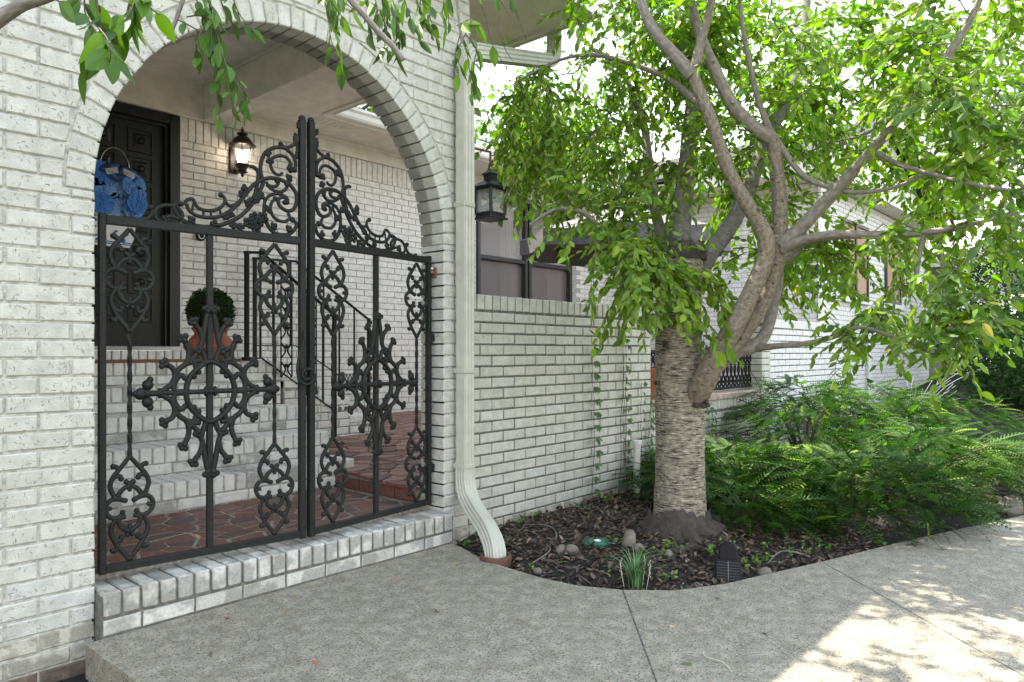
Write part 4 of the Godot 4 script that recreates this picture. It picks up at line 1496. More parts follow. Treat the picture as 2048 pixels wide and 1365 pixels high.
func door_hanger() -> void:
	var d := thing("door_hanger", "painted cut-out door hanger of blue hydrangeas in a blue and white jar", "door hanger", Vector3(2.31, 2.17, -3.46))
	var b := MB.new()
	var jar := PackedVector2Array()
	for e in [[-0.17, 0.13], [-0.20, 0.02], [-0.19, -0.10], [-0.15, -0.19], [0.15, -0.19], [0.19, -0.10], [0.20, 0.02], [0.17, 0.13]]:
		jar.append(Vector2(e[0], e[1]))
	b.prism(jar, -0.012, 0.0, 0.003)
	put("jar", b, M.white, d)
	b = MB.new()
	for y in [0.10, 0.085, -0.155, -0.17]:
		b.box(Vector3(-0.165, y, 0.001), Vector3(0.165, y + 0.008, 0.004))
	for k in 26:
		var c := Vector3(r(-0.16, 0.16), r(-0.14, 0.08), 0.003)
		b.ball(c, r(0.008, 0.02), Vector3(r(0.5, 1.5), r(0.5, 1.2), 0.1), 4, 7)
	put("jar_pattern", b, M.jar_blue, d)
	# a line of black script across the jar
	var t := TextMesh.new()
	t.text = "the W"
	var sf := SystemFont.new()
	sf.font_names = PackedStringArray(["Droid Serif"])
	sf.font_italic = true
	t.font = sf
	t.font_size = 48
	t.pixel_size = 0.0019
	t.depth = 0.003
	var tx := put("lettering", t, M.door_black, d, Vector3(0.06, 0.035, 0.007))
	var heads := [[0.03, 0.31, 0.115], [-0.13, 0.26, 0.10], [0.17, 0.34, 0.095], [0.19, 0.19, 0.085], [0.05, 0.165, 0.10], [-0.11, 0.40, 0.11], [0.20, 0.27, 0.07], [-0.08, 0.15, 0.09], [-0.19, 0.33, 0.08], [0.17, 0.15, 0.09]]
	var i := 0
	for e in heads:
		b = MB.new()
		var p := PackedVector2Array()
		for k in 26:
			var a := TAU * k / 26
			p.append(Vector2(cos(a), sin(a)) * e[2] * (1.0 + 0.05 * sin(a * 9 + i)))
		b.prism(p, 0.0, 0.012, 0.003, Transform3D(Basis(), Vector3(e[0], e[1], 0.004 + 0.016 * (i % 4))))
		for k in 34:
			var a := r(0, TAU)
			var rad: float = e[2] * sqrt(rng.randf()) * 0.86
			b.ball(Vector3(e[0] + cos(a) * rad, e[1] + sin(a) * rad, 0.017 + 0.016 * (i % 4)), r(0.009, 0.014), Vector3(1, 1, 0.2), 3, 5)
		put("bloom", b, [M.bloom_b, M.bloom_a, M.bloom_a, M.bloom_c, M.bloom_b, M.bloom_c, M.bloom_a, M.bloom_c, M.bloom_b, M.bloom_a][i], d)
		i += 1
	for e in [[0.22, 0.12, 0.4], [0.09, 0.10, -0.5], [-0.15, 0.11, 0.3], [0.25, 0.20, 1.1], [0.0, 0.43, 0.8], [-0.02, 0.12, 2.2]]:
		b = MB.new()
		b.ball(Vector3(e[0], e[1], 0.012), 0.05, Vector3(1, 0.62, 0.1), 4, 10, Basis(Vector3(0, 0, 1), e[2]))
		put("paper_leaf", b, M.bloom_leaf, d)
	b = MB.new()
	for e in [[-0.02, 0.46, 0.4, 0.09], [0.13, 0.45, -0.35, 0.09], [0.0, 0.40, 2.6, 0.08], [0.18, 0.39, 0.9, 0.075]]:
		b.ball(Vector3(e[0], e[1], 0.035), e[3], Vector3(1, 0.42, 0.22), 5, 10, Basis(Vector3(0, 0, 1), e[2]))
	b.ball(Vector3(0.06, 0.43, 0.05), 0.03, Vector3(1, 1, 0.6))
	put("ribbon_bow", b, M.navy, d)
	b = MB.new()
	for e in [[0.12, 0.43, -0.35], [-0.01, 0.43, 0.3]]:
		for k in 5:
			b.box(Vector3(-0.05, -0.022 + k * 0.010, 0.058), Vector3(0.05, -0.0175 + k * 0.010, 0.061), Transform3D(Basis(Vector3(0, 0, 1), e[2]), Vector3(e[0], e[1], 0)))
	put("ribbon_stripe", b, M.white, d)
	var pts := []
	for k in 13:
		var a := PI * k / 12
		pts.append(Vector3(0.03 + cos(a) * 0.115, 0.47 + sin(a) * 0.17, 0.01))
	b = MB.new()
	b.tube(pts, spread([0.003, 0.003], 13), 5)
	put("wire_loop", b, M.wire, d)


func topiary() -> void:
	var t := thing("topiary_pot", "clipped boxwood ball in a terracotta pocket pot beside the front door", "potted plant", Vector3(2.76, 1.026, -2.62))
	var b := MB.new()
	b.lathe([Vector2(0.0, 0), Vector2(0.11, 0), Vector2(0.145, 0.05), Vector2(0.165, 0.11), Vector2(0.16, 0.17), Vector2(0.125, 0.205), Vector2(0.12, 0.22), Vector2(0.14, 0.25), Vector2(0.142, 0.262), Vector2(0.125, 0.262), Vector2(0.11, 0.23), Vector2(0, 0.225)], 26)
	put("pot", b, M.terracotta, t)
	for k in 6:
		b = MB.new()
		var a := TAU * k / 6 + 0.3
		b.ball(Vector3(cos(a) * 0.155, 0.115, sin(a) * 0.155), 0.05, Vector3(1, 0.9, 1), 7, 10)
		put("pocket", b, M.terracotta, t)
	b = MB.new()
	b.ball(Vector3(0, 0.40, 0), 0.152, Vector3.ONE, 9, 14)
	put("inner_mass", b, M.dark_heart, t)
	var lm := leaf_mesh(3, 0.55, 0.1)
	var tr := []
	var ti := []
	for i in 5200:
		var n := Vector3(rng.randfn(), rng.randfn(), rng.randfn()).normalized()
		var bs := Basis(Quaternion(Vector3.DOWN, (n + Vector3(rng.randfn(), rng.randfn(), rng.randfn()) * 0.5).normalized()))
		bs = bs * Basis(Vector3.UP, r(0, TAU))
		tr.append(Transform3D(bs.scaled(Vector3.ONE * r(0.014, 0.022)), Vector3(0, 0.40, 0) + n * r(0.145, 0.182) * (1.0 + 0.03 * sin(n.x * 6 + n.z * 9))))
	for i in 9:
		ti.append(Color(0.028, 0.065, 0.02) * r(0.5, 1.7))
	copies("boxwood_leaves", lm, M.needle, tr, ti, t)


func doorbell() -> void:
	var d := thing("doorbell", "small round black doorbell with white ring on the brick beside the door frame", "doorbell", Vector3(3.085, 2.16, WALL_Z + 0.004))
	var b := MB.new()
	b.tube([Vector3(0, 0, 0), Vector3(0, 0, 0.02)], [0.048, 0.044], 20)
	put("housing", b, M.black_plastic, d)
	var pts := []
	for i in 21:
		pts.append(Vector3(cos(TAU * i / 20) * 0.026, sin(TAU * i / 20) * 0.026, 0.022))
	b = MB.new()
	b.tube(pts, spread([0.0045, 0.0045], 21), 6)
	put("ring", b, M.white, d)


func umbrella() -> void:
	var c := Vector3(6.98, 0.32, -1.42)
	var u := thing("patio_umbrella", "charcoal grey patio umbrella open in the courtyard behind the brick wall", "umbrella", c)
	var b := MB.new()
	b.tube([Vector3.ZERO, Vector3(0, 2.36, 0)], [0.019, 0.019], 10)
	put("pole", b, M.dark_frame, u)
	b = MB.new()
	b.lathe([Vector2(0, 0), Vector2(0.26, 0), Vector2(0.25, 0.05), Vector2(0.04, 0.07), Vector2(0.03, 0.2), Vector2(0, 0.2)], 20)
	put("base", b, M.black_plastic, u)
	var R := 1.18
	var rim := 2.06
	var canopy := MB.new()
	var n := 8
	for k in n:
		var a0 := TAU * k / n + 0.2
		var a1 := TAU * (k + 1) / n + 0.2
		var prevr := []
		for i in 7:
			var t := i / 6.0
			var row := []
			for j in 5:
				var s := j / 4.0
				var p := Vector3(cos(a0), 0, sin(a0)).lerp(Vector3(cos(a1), 0, sin(a1)), s) * R * t
				p.y = lerpf(rim + 0.40, rim, pow(t, 0.9)) - 0.035 * sin(PI * s) * t
				row.append(p)
			if i > 0:
				for j in 4:
					canopy.quad(prevr[j], prevr[j + 1], row[j + 1], row[j], Vector3.UP)
			prevr = row
		for j in 4:
			canopy.quad(prevr[j], prevr[j + 1], prevr[j + 1] + Vector3.DOWN * 0.17, prevr[j] + Vector3.DOWN * 0.17, Vector3(cos(a0), 0, sin(a0)))
		b = MB.new()
		b.tube([Vector3(0.01 * cos(a0), rim + 0.36, 0.01 * sin(a0)), Vector3(cos(a0) * R * 0.985, rim - 0.012, sin(a0) * R * 0.985)], [0.008, 0.007], 5)
		put("rib", b, M.dark_frame, u)
	put("canopy", canopy, M.umbrella, u)
	b = MB.new()
	b.lathe([Vector2(0.30, rim + 0.345), Vector2(0.06, rim + 0.45), Vector2(0.02, rim + 0.46), Vector2(0.016, rim + 0.51), Vector2(0, rim + 0.52)], 12)
	put("vent_cap", b, M.umbrella, u)


# ---------------------------------------------------------------- leaves and trees
# a leaf one unit long hanging down from its stalk, folded along its midrib and drooping at the tip
func leaf_mesh(segs: int, width: float, bend: float, fold := 0.22) -> ArrayMesh:
	var b := MB.new()
	var mid := []
	var lef := []
	var rig := []
	for i in segs + 1:
		var t := float(i) / segs
		var w := width * 0.5 * pow(sin(PI * pow(t, 0.78)), 0.85)
		if i == segs: w = 0.0
		var z := bend * t * t
		mid.append(Vector3(0, -t, z))
		lef.append(Vector3(-w, -t + w * 0.12, z + w * fold * 2.0))
		rig.append(Vector3(w, -t + w * 0.12, z + w * fold * 2.0))
	var nl := Vector3(fold * 1.6, 0.15, 1).normalized()
	var nr := Vector3(-fold * 1.6, 0.15, 1).normalized()
	for i in segs:
		b.tri3(mid[i], mid[i + 1], lef[i + 1], nl, nl, nl)
		if i > 0:
			b.tri3(mid[i], lef[i + 1], lef[i], nl, nl, nl)
		b.tri3(mid[i], mid[i + 1], rig[i + 1], nr, nr, nr)
		if i > 0:
			b.tri3(mid[i], rig[i + 1], rig[i], nr, nr, nr)
	return b.mesh()


# leaves along a twig, alternate, hanging
func leaf_twig(pts: Array, size: float, step: float, hang: float, out: Array) -> void:
	var acc := 0.0
	var side := 1.0
	for i in range(1, pts.size()):
		var a: Vector3 = pts[i - 1]
		var d: Vector3 = pts[i] - a
		var l := d.length()
		if l < 1e-5:
			continue
		d /= l
		while acc < l:
			var across := d.cross(Vector3.UP)
			if across.length() < 0.1: across = Vector3(r(-1, 1), 0, r(-1, 1))
			across = across.normalized() * side
			var dir: Vector3 = (d * r(0.35, 0.9) + across * r(0.25, 0.9) + Vector3.DOWN * r(0.4, 1.1) * hang + Vector3(r(-1, 1), r(-1, 1), r(-1, 1)) * 0.32).normalized()
			var bs := Basis(Quaternion(Vector3.DOWN, dir)) * Basis(Vector3.UP, r(0, TAU))
			var s := size * r(0.68, 1.2)
			var wide := r(0.85, 1.15)
			out.append(Transform3D(bs * Basis.from_scale(Vector3(s * wide, s, s)), a + d * acc))
			side = -side
			acc += step * r(0.7, 1.3)
		acc -= l


func droop(from: Vector3, dir: Vector3, length: float, n: int, pull: float) -> Array:
	var p := [from]
	var d := dir.normalized()
	for i in n:
		d = (d + Vector3.DOWN * pull + Vector3(r(-1, 1), r(-1, 1), r(-1, 1)) * 0.16).normalized()
		p.append(p[-1] + d * length / n)
	return p


# px, py, depth, radius in px
const TRUNK := [[1362, 1100, 4.30, 66], [1360, 1062, 4.30, 60], [1360, 1015, 4.30, 52], [1360, 960, 4.30, 49], [1360, 880, 4.30, 48.5], [1359, 800, 4.30, 48], [1358, 720, 4.30, 47], [1356, 650, 4.30, 45], [1358, 590, 4.32, 44], [1363, 540, 4.34, 43], [1366, 505, 4.35, 38], [1366, 488, 4.35, 33]]
const LIMBS := [
	["bark_old", [[1362, 560, 4.36, 26], [1360, 470, 4.38, 22], [1366, 400, 4.42, 19], [1374, 320, 4.5, 16], [1382, 240, 4.6, 15], [1390, 170, 4.7, 13], [1397, 100, 4.8, 11], [1402, 20, 4.95, 9], [1405, -70, 5.1, 7]]],
	["bark_old", [[1388, 560, 4.36, 22], [1425, 500, 4.42, 18], [1462, 450, 4.5, 17], [1492, 390, 4.58, 16], [1518, 320, 4.66, 14], [1545, 255, 4.75, 13], [1580, 190, 4.85, 11], [1600, 120, 4.95, 10], [1612, 40, 5.05, 8], [1618, -60, 5.15, 6]]],
	["bark_smooth", [[1390, 800, 4.22, 22.2], [1408, 765, 4.12, 25.2], [1432, 715, 4.07, 22.9], [1458, 672, 4.03, 20.7], [1485, 622, 4.0, 19.2], [1512, 565, 3.97, 17.8], [1530, 520, 3.95, 17.0], [1533, 480, 3.93, 17.0], [1513, 438, 3.92, 15.5], [1486, 395, 3.9, 14.1], [1462, 350, 3.88, 13.3], [1443, 305, 3.86, 13.3], [1428, 255, 3.84, 12.6], [1408, 205, 3.83, 12.6], [1385, 150, 3.84, 11.8]]],
	["bark_limb", [[1385, 152, 3.84, 15], [1345, 105, 3.86, 12], [1312, 68, 3.88, 11], [1292, 30, 3.9, 10], [1275, -20, 3.92, 9], [1250, -90, 3.95, 7]]],
	["bark_limb", [[1388, 158, 3.84, 12], [1400, 90, 3.8, 9], [1418, 30, 3.76, 8], [1432, -50, 3.7, 7]]],
	["bark_smooth", [[1448, 715, 4.14, 16.8], [1490, 665, 4.12, 15.1], [1522, 615, 4.1, 14.3], [1545, 555, 4.08, 14.3], [1557, 490, 4.05, 15.1], [1561, 430, 4.03, 15.1], [1556, 360, 4.0, 14.3], [1549, 300, 3.98, 13.4], [1546, 275, 3.97, 13.4]]],
	["bark_limb", [[1546, 280, 3.97, 14], [1505, 252, 3.95, 14], [1465, 210, 3.92, 13], [1435, 150, 3.9, 12], [1412, 100, 3.88, 11], [1390, 40, 3.87, 10], [1372, -40, 3.86, 8]]],
	["bark_limb", [[1545, 275, 3.97, 8], [1522, 215, 3.92, 6], [1508, 165, 3.88, 5.5], [1495, 105, 3.84, 5], [1485, 50, 3.8, 4.5], [1478, -20, 3.76, 4]]],
	["bark_limb", [[1562, 492, 4.03, 15], [1600, 458, 3.98, 14], [1650, 405, 3.9, 13], [1700, 350, 3.8, 12], [1745, 300, 3.7, 10], [1790, 245, 3.6, 9], [1845, 180, 3.5, 9], [1890, 120, 3.42, 8], [1930, 60, 3.36, 7], [1965, -10, 3.3, 6]]],
	["bark_limb", [[1565, 500, 4.02, 11], [1600, 482, 3.95, 9], [1660, 470, 3.85, 8.5], [1730, 470, 3.75, 8.5], [1800, 469, 3.66, 8], [1860, 465, 3.58, 7.5], [1910, 457, 3.5, 6], [1965, 444, 3.42, 4], [2040, 425, 3.3, 3]]],
	["bark_limb", [[1850, 466, 3.6, 5.5], [1840, 505, 3.58, 5], [1834, 545, 3.56, 5], [1838, 580, 3.54, 3]]],
	["bark_limb", [[1862, 465, 3.58, 5], [1880, 490, 3.55, 5], [1888, 540, 3.52, 4.5], [1886, 590, 3.5, 3.5], [1895, 640, 3.48, 2]]],
	["bark_limb", [[1436, 726, 4.2, 17], [1475, 702, 4.2, 15], [1512, 690, 4.2, 14], [1532, 665, 4.22, 12], [1545, 620, 4.25, 11], [1556, 570, 4.28, 10], [1562, 530, 4.28, 8], [1590, 508, 4.26, 7], [1612, 485, 4.2, 6], [1660, 478, 4.1, 4], [1740, 470, 4.0, 3]]],
	["bark_limb", [[1512, 697, 4.18, 8], [1560, 692, 4.05, 6], [1610, 688, 3.95, 5.5], [1665, 675, 3.85, 5], [1720, 655, 3.72, 4], [1775, 670, 3.6, 3.5], [1830, 690, 3.5, 3], [1900, 730, 3.4, 2.5]]],
	["bark_limb", [[1345, 545, 4.3, 11], [1305, 520, 4.25, 8], [1262, 500, 4.2, 7], [1215, 470, 4.15, 6], [1165, 425, 4.1, 5], [1110, 420, 4.1, 4], [1060, 450, 4.1, 3]]],
	["bark_limb", [[1345, 520, 4.4, 13], [1315, 440, 4.6, 11], [1300, 340, 4.8, 9], [1290, 260, 4.95, 8], [1270, 190, 5.1, 7], [1235, 130, 5.2, 6], [1180, 95, 5.3, 4]]],
	["bark_limb", [[1400, 210, 4.0, 8], [1340, 160, 4.2, 6], [1270, 130, 4.3, 5], [1190, 110, 4.4, 4], [1120, 120, 4.5, 3], [1040, 160, 4.6, 2.5]]],
	["bark_limb", [[1745, 300, 3.7, 6], [1800, 330, 3.6, 5], [1870, 350, 3.45, 4.5], [1950, 370, 3.3, 4], [2050, 385, 3.1, 3.5]]],
	["bark_limb", [[1540, 260, 3.98, 7], [1600, 345, 3.95, 6], [1650, 372, 3.9, 5], [1710, 385, 3.8, 4.5], [1790, 375, 3.7, 4], [1870, 340, 3.6, 3.5], [1950, 320, 3.5, 3]]],
]
# where the foliage hangs: px, py, spread x, spread y, share, near, far
const CROWN := [[1140, 260, 170, 130, 3.0, 4.3, 6.0], [1085, 315, 100, 60, 1.1, 4.5, 5.8], [1260, 410, 105, 90, 0.9, 3.9, 4.7], [1315, 545, 85, 75, 0.8, 3.8, 4.25], [1350, 150, 170, 130, 1.6, 4.0, 6.0], [1340, 0, 220, 70, 1.3, 3.5, 5.5],
	[1550, 110, 180, 120, 2.2, 4.0, 5.6], [1600, 320, 140, 110, 1.5, 4.1, 6.0], [1780, 120, 230, 140, 2.5, 3.1, 5.0], [1850, 320, 200, 110, 1.25, 3.1, 4.8], [1740, 520, 170, 70, 0.55, 3.3, 4.6], [1960, 450, 120, 120, 0.65, 3.0, 4.2],
	[1800, 670, 150, 55, 0.4, 3.4, 4.0], [1950, 650, 100, 60, 0.6, 3.0, 3.6], [1490, 540, 110, 80, 0.6, 4.5, 5.6], [2180, 200, 130, 320, 1.0, 3.0, 4.5], [1750, -170, 420, 110, 1.5, 3.2, 5.5], [1150, 60, 80, 60, 0.5, 4.0, 5.2], [1620, 560, 100, 70, 0.5, 4.6, 5.6], [1440, 345, 80, 60, 0.6, 4.7, 5.8], [1200, 520, 70, 60, 0.15, 3.8, 4.15]]


func cherry_tree() -> void:
	var base := at(1360, 1075, 4.30)
	base.y = 0
	var t := thing("cherry_tree", "weeping cherry tree with silvery ringed trunk and several leaning limbs in the planting bed", "tree")
	var b := MB.new()
	var pts := []
	var rad := []
	for e in TRUNK:
		pts.append(at(e[0], e[1], e[2])); rad.append(e[3] / 1450.0 * e[2])
	var sp := smooth(pts, 3)
	b.tube(sp, spread(rad, sp.size()), 28, 1.0, true, 0.018)
	put("trunk", b, M.bark, t)
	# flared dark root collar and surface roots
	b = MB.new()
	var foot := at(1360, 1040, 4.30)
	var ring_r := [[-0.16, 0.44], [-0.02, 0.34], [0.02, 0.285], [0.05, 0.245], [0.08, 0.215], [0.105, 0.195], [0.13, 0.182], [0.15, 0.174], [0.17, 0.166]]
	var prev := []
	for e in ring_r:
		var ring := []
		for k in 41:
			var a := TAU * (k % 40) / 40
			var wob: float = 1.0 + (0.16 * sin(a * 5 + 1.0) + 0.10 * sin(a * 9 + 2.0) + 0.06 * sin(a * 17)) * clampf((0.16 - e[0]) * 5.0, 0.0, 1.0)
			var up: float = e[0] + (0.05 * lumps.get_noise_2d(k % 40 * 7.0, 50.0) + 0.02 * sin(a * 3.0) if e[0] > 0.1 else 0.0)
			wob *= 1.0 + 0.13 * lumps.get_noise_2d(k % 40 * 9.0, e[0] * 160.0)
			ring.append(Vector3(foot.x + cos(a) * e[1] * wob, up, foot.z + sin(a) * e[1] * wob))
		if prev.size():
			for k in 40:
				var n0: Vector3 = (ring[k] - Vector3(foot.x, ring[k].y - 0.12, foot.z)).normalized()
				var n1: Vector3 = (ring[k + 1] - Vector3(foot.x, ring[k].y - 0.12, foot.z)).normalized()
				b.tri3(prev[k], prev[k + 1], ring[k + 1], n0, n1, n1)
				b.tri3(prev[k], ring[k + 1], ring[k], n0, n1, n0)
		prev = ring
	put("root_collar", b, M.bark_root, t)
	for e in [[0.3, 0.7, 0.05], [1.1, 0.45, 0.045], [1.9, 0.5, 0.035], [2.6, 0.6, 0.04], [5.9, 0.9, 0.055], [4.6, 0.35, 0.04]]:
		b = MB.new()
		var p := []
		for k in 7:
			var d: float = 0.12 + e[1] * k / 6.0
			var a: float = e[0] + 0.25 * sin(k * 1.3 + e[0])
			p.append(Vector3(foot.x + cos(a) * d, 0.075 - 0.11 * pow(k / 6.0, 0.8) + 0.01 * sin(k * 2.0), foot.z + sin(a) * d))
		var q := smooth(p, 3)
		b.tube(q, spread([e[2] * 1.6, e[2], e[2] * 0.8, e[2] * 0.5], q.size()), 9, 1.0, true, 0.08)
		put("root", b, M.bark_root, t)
	# rotten stub at the head of the trunk, and knots
	b = MB.new()
	var c := at(1366, 500, 4.35)
	for k in 26:
		var a := TAU * k / 26
		var p := c + Vector3(cos(a) * 0.112, -0.06, sin(a) * 0.112)
		var hgt := r(0.05, 0.12)
		b.tube([p, p + Vector3(cos(a) * 0.008, hgt * 0.6, sin(a) * 0.008), p + Vector3(-cos(a) * 0.02, hgt, -sin(a) * 0.02)], [0.03, 0.022, 0.006], 6)
	b.ball(c, 0.10, Vector3(1, 0.6, 1), 6, 12)
	put("rotten_stub", b, M.bark_root, t)
	for e in [[1398, 806, 4.16, 0.026], [1384, 790, 4.18, 0.022], [1412, 808, 4.13, 0.02], [1396, 660, 4.24, 0.030], [1318, 768, 4.28, 0.026], [1332, 690, 4.20, 0.018]]:
		b = MB.new()
		var p := at(e[0], e[1], e[2])
		for k in 7:
			b.ball(p + Vector3(r(-1, 1), r(-1, 1), r(-1, 1)) * e[3] * 0.7, e[3] * r(0.5, 0.8), Vector3(1, r(0.7, 1.2), 1), 6, 8)
		put("knot", b, M.bark_root, t)
	var nodes := []
	var n := 0
	for l in LIMBS:
		pts = []; rad = []
		for e in l[1]:
			pts.append(at(e[0], e[1], e[2])); rad.append(e[3] / 1450.0 * e[2])
		sp = smooth(pts, 4)
		b = MB.new()
		var rr := spread(rad, sp.size())
		b.tube(sp, rr, 14 if rad[0] > 0.03 else 9, 1.0, true, 0.035 if l[0] == "bark_smooth" else 0.06, n)
		for i in range(3, sp.size() - 2, 5):
			var a := r(0, TAU)
			var o := Vector3(cos(a), r(-0.2, 0.8), sin(a)).normalized()
			b.tube([sp[i], sp[i] + o * (rr[i] + r(0.004, 0.03))], [rr[i] * 0.4, rr[i] * r(0.1, 0.3)], 6)
			b.ball(sp[i] + o * rr[i] * 0.45, rr[i] * r(0.6, 0.72), Vector3(1, 0.9, 1), 5, 8)
		put("limb", b, M[l[0]], t)
		for i in sp.size():
			if i > sp.size() / 3:
				nodes.append([sp[i], rr[i]])
		n += 1
	# thin weeping branches, their twigs and leaves
	var total := 0.0
	for e in CROWN: total += e[4]
	var wood := MB.new()
	var leaves := []
	for e in CROWN:
		for k in roundi(285.0 * e[4] / total):
			var a := r(0, TAU)
			var q := sqrt(rng.randf())
			var goal := at(e[0] + cos(a) * q * e[2], e[1] + sin(a) * q * e[3], r(e[5], e[6]))
			if goal.z < 0.5 and goal.x < 4.25 and goal.y > 2.9:
				goal.z = r(0.5, 1.0)
			var root: Vector3 = nodes[0][0]
			var best := 1e9
			for nd in nodes:
				var dd: float = nd[0].distance_to(goal) + r(0, 0.15) + (0.5 if nd[0].y > goal.y + 0.7 else 0.0)
				if dd < best:
					best = dd; root = nd[0]
			var rise: float = clampf(best * 0.22, 0.03, 0.4)
			var path := []
			for i in 9:
				var s := i / 8.0
				path.append(root.lerp(goal, s) + Vector3(0, rise * sin(PI * s), 0) + Vector3(r(-1, 1), r(-1, 1), r(-1, 1)) * 0.02)
			wood.tube(path, spread([clampf(best * 0.006, 0.003, 0.010), 0.0022], 9), 5, 1.0, false)
			nodes.append([path[4], 0.004])
			var narrow: bool = e[0] < 1250
			for i in 7:
				var at_i := rng.randi_range(2, 8)
				var side := Vector3(r(-1, 1), r(-0.5, 0.5), r(-1, 1))
				var tw := droop(path[at_i], side + (goal - root).normalized() * 0.6, r(0.22, 0.60) if narrow else r(0.18, 0.45), 6, r(0.18, 0.5) if narrow else r(0.04, 0.28))
				wood.tube(tw, spread([0.0023, 0.0011], 7), 4, 1.0, false)
				leaf_twig(tw, 0.057 if narrow else 0.062, 0.032, r(0.1, 0.75), leaves)
			leaf_twig(path.slice(4), 0.061, 0.042, 0.4, leaves)
	# the top of the crown, over the porch roof and the path
	for k in 17:
		var goal := Vector3(r(2.2, 4.1), r(4.2, 5.3), r(-0.4, 0.8))
		var root: Vector3 = nodes[0][0]
		for nd in nodes:
			if nd[0].distance_to(goal) < root.distance_to(goal): root = nd[0]
		var path := []
		for i in 9:
			path.append(root.lerp(goal, i / 8.0) + Vector3(r(-1, 1), r(-1, 1) + 2.0 * sin(PI * i / 8.0), r(-1, 1)) * 0.04)
		wood.tube(path, spread([0.012, 0.003], 9), 5, 1.0, false)
		nodes.append([path[5], 0.004])
		for i in 6:
			var tw := droop(path[rng.randi_range(4, 8)], Vector3(r(-1, 1), r(-0.3, 0.6), r(-1, 1)), r(0.3, 0.7), 6, r(0.08, 0.3))
			wood.tube(tw, spread([0.0023, 0.0011], 7), 4, 1.0, false)
			leaf_twig(tw, 0.085, 0.04, 0.8, leaves)
	# tufts that hang from the stub over the trunk
	for k in 28:
		var a := r(0, TAU)
		var p := at(1346, 575, 4.3) + Vector3(cos(a) * 0.16, r(-0.05, 0.12), sin(a) * 0.16)
		var tw := droop(p, Vector3(cos(a), 0.4, sin(a)), r(0.25, 0.62), 6, 0.55)
		wood.tube(tw, spread([0.0026, 0.0012], 7), 4, 1.0, false)
		leaf_twig(tw, 0.082, 0.034, 1.2, leaves)
	kind(put("twigs", wood, M.twig, t), "stuff")
	# the largest in view as single leaves
	var order := []
	for i in leaves.size():
		var s := seen(leaves[i].origin)
		var score: float = s.z
		if s.x < -20 or s.x > 2068 or s.y < -30 or s.y > 1380: score += 50
		order.append([score, i])
	order.sort_custom(func(p, q): return p[0] < q[0])
	var meshes := [leaf_mesh(6, 0.46, 0.16), leaf_mesh(6, 0.54, 0.34, 0.36), leaf_mesh(6, 0.40, -0.14, 0.15)]
	var far := [[], [], []]
	var tints := []
	for i in order.size():
		var x: Transform3D = leaves[order[i][1]]
		if i < 290:
			var o := put("leaf", meshes[i % 3], M[["leaf_one", "leaf_one", "leaf_two", "leaf_three"][rng.randi() % 4]] if rng.randf() > 0.012 else M.leaf_four, t)
			o.transform = x
		else:
			far[rng.randi() % 3].append(x)
			tints.append(leaf_tint())
	for k in 3:
		copies("far_leaves", meshes[k], M.leaf, far[k], tints, t)
	print("leaves ", leaves.size())


func leaf_tint() -> Color:
	var q := rng.randf()
	if q < 0.004:
		return Color(0.62, 0.52, 0.08)
	var k := r(0.5, 1.4)
	return Color(0.20 * k * r(0.8, 1.25), 0.33 * k, 0.03 * k)


# a neighbouring branch that reaches in over the path from the upper left
func overhang(label: String, wood_pts: Array, twigs: Array, size: float) -> void:
	var t := thing("overhanging_branch", label, "branch", Vector3.ZERO, "cherry branches hanging in front of the arch")
	var b := MB.new()
	var pts := []
	var rad := []
	for e in wood_pts:
		pts.append(at(e[0], e[1], e[2])); rad.append(e[3] / 1450.0 * e[2])
	var sp := smooth(pts, 4)
	b.tube(sp, spread(rad, sp.size()), 12, 1.0, true, 0.05)
	put("limb", b, M.bark_limb, t)
	var leaves := []
	var sets := twigs.duplicate()
	for e in twigs:
		var c2: Array = e.duplicate()
		var dx := r(-26, 26)
		var dd := r(-0.1, 0.15)
		for k in range(0, c2.size() - 1, 3):
			c2[k] += dx + r(-7, 7); c2[k + 1] += r(-22, 2); c2[k + 2] += dd
		sets.append(c2)
	for e in sets:
		var w := MB.new()
		var p := []
		for k in range(0, e.size() - 1, 3):
			p.append(at(e[k], e[k + 1], e[k + 2]))
		var q := smooth(p, 4)
		w.tube(q, spread([0.0026, 0.0012], q.size()), 5, 1.0, false)
		leaf_twig(q.slice(2), size, float(e[-1]) * 0.8, 0.9, leaves)
		put("twig", w, M.twig, t)
	var meshes := [leaf_mesh(8, 0.40, 0.2), leaf_mesh(8, 0.34, 0.38, 0.4), leaf_mesh(8, 0.44, -0.15, 0.15), leaf_mesh(8, 0.36, 0.05, 0.5)]
	for x in leaves:
		var o := put("leaf", meshes[rng.randi() % 4], M[["leaf_one", "leaf_three", "leaf_two"][rng.randi() % 3]], t)
		o.transform = x


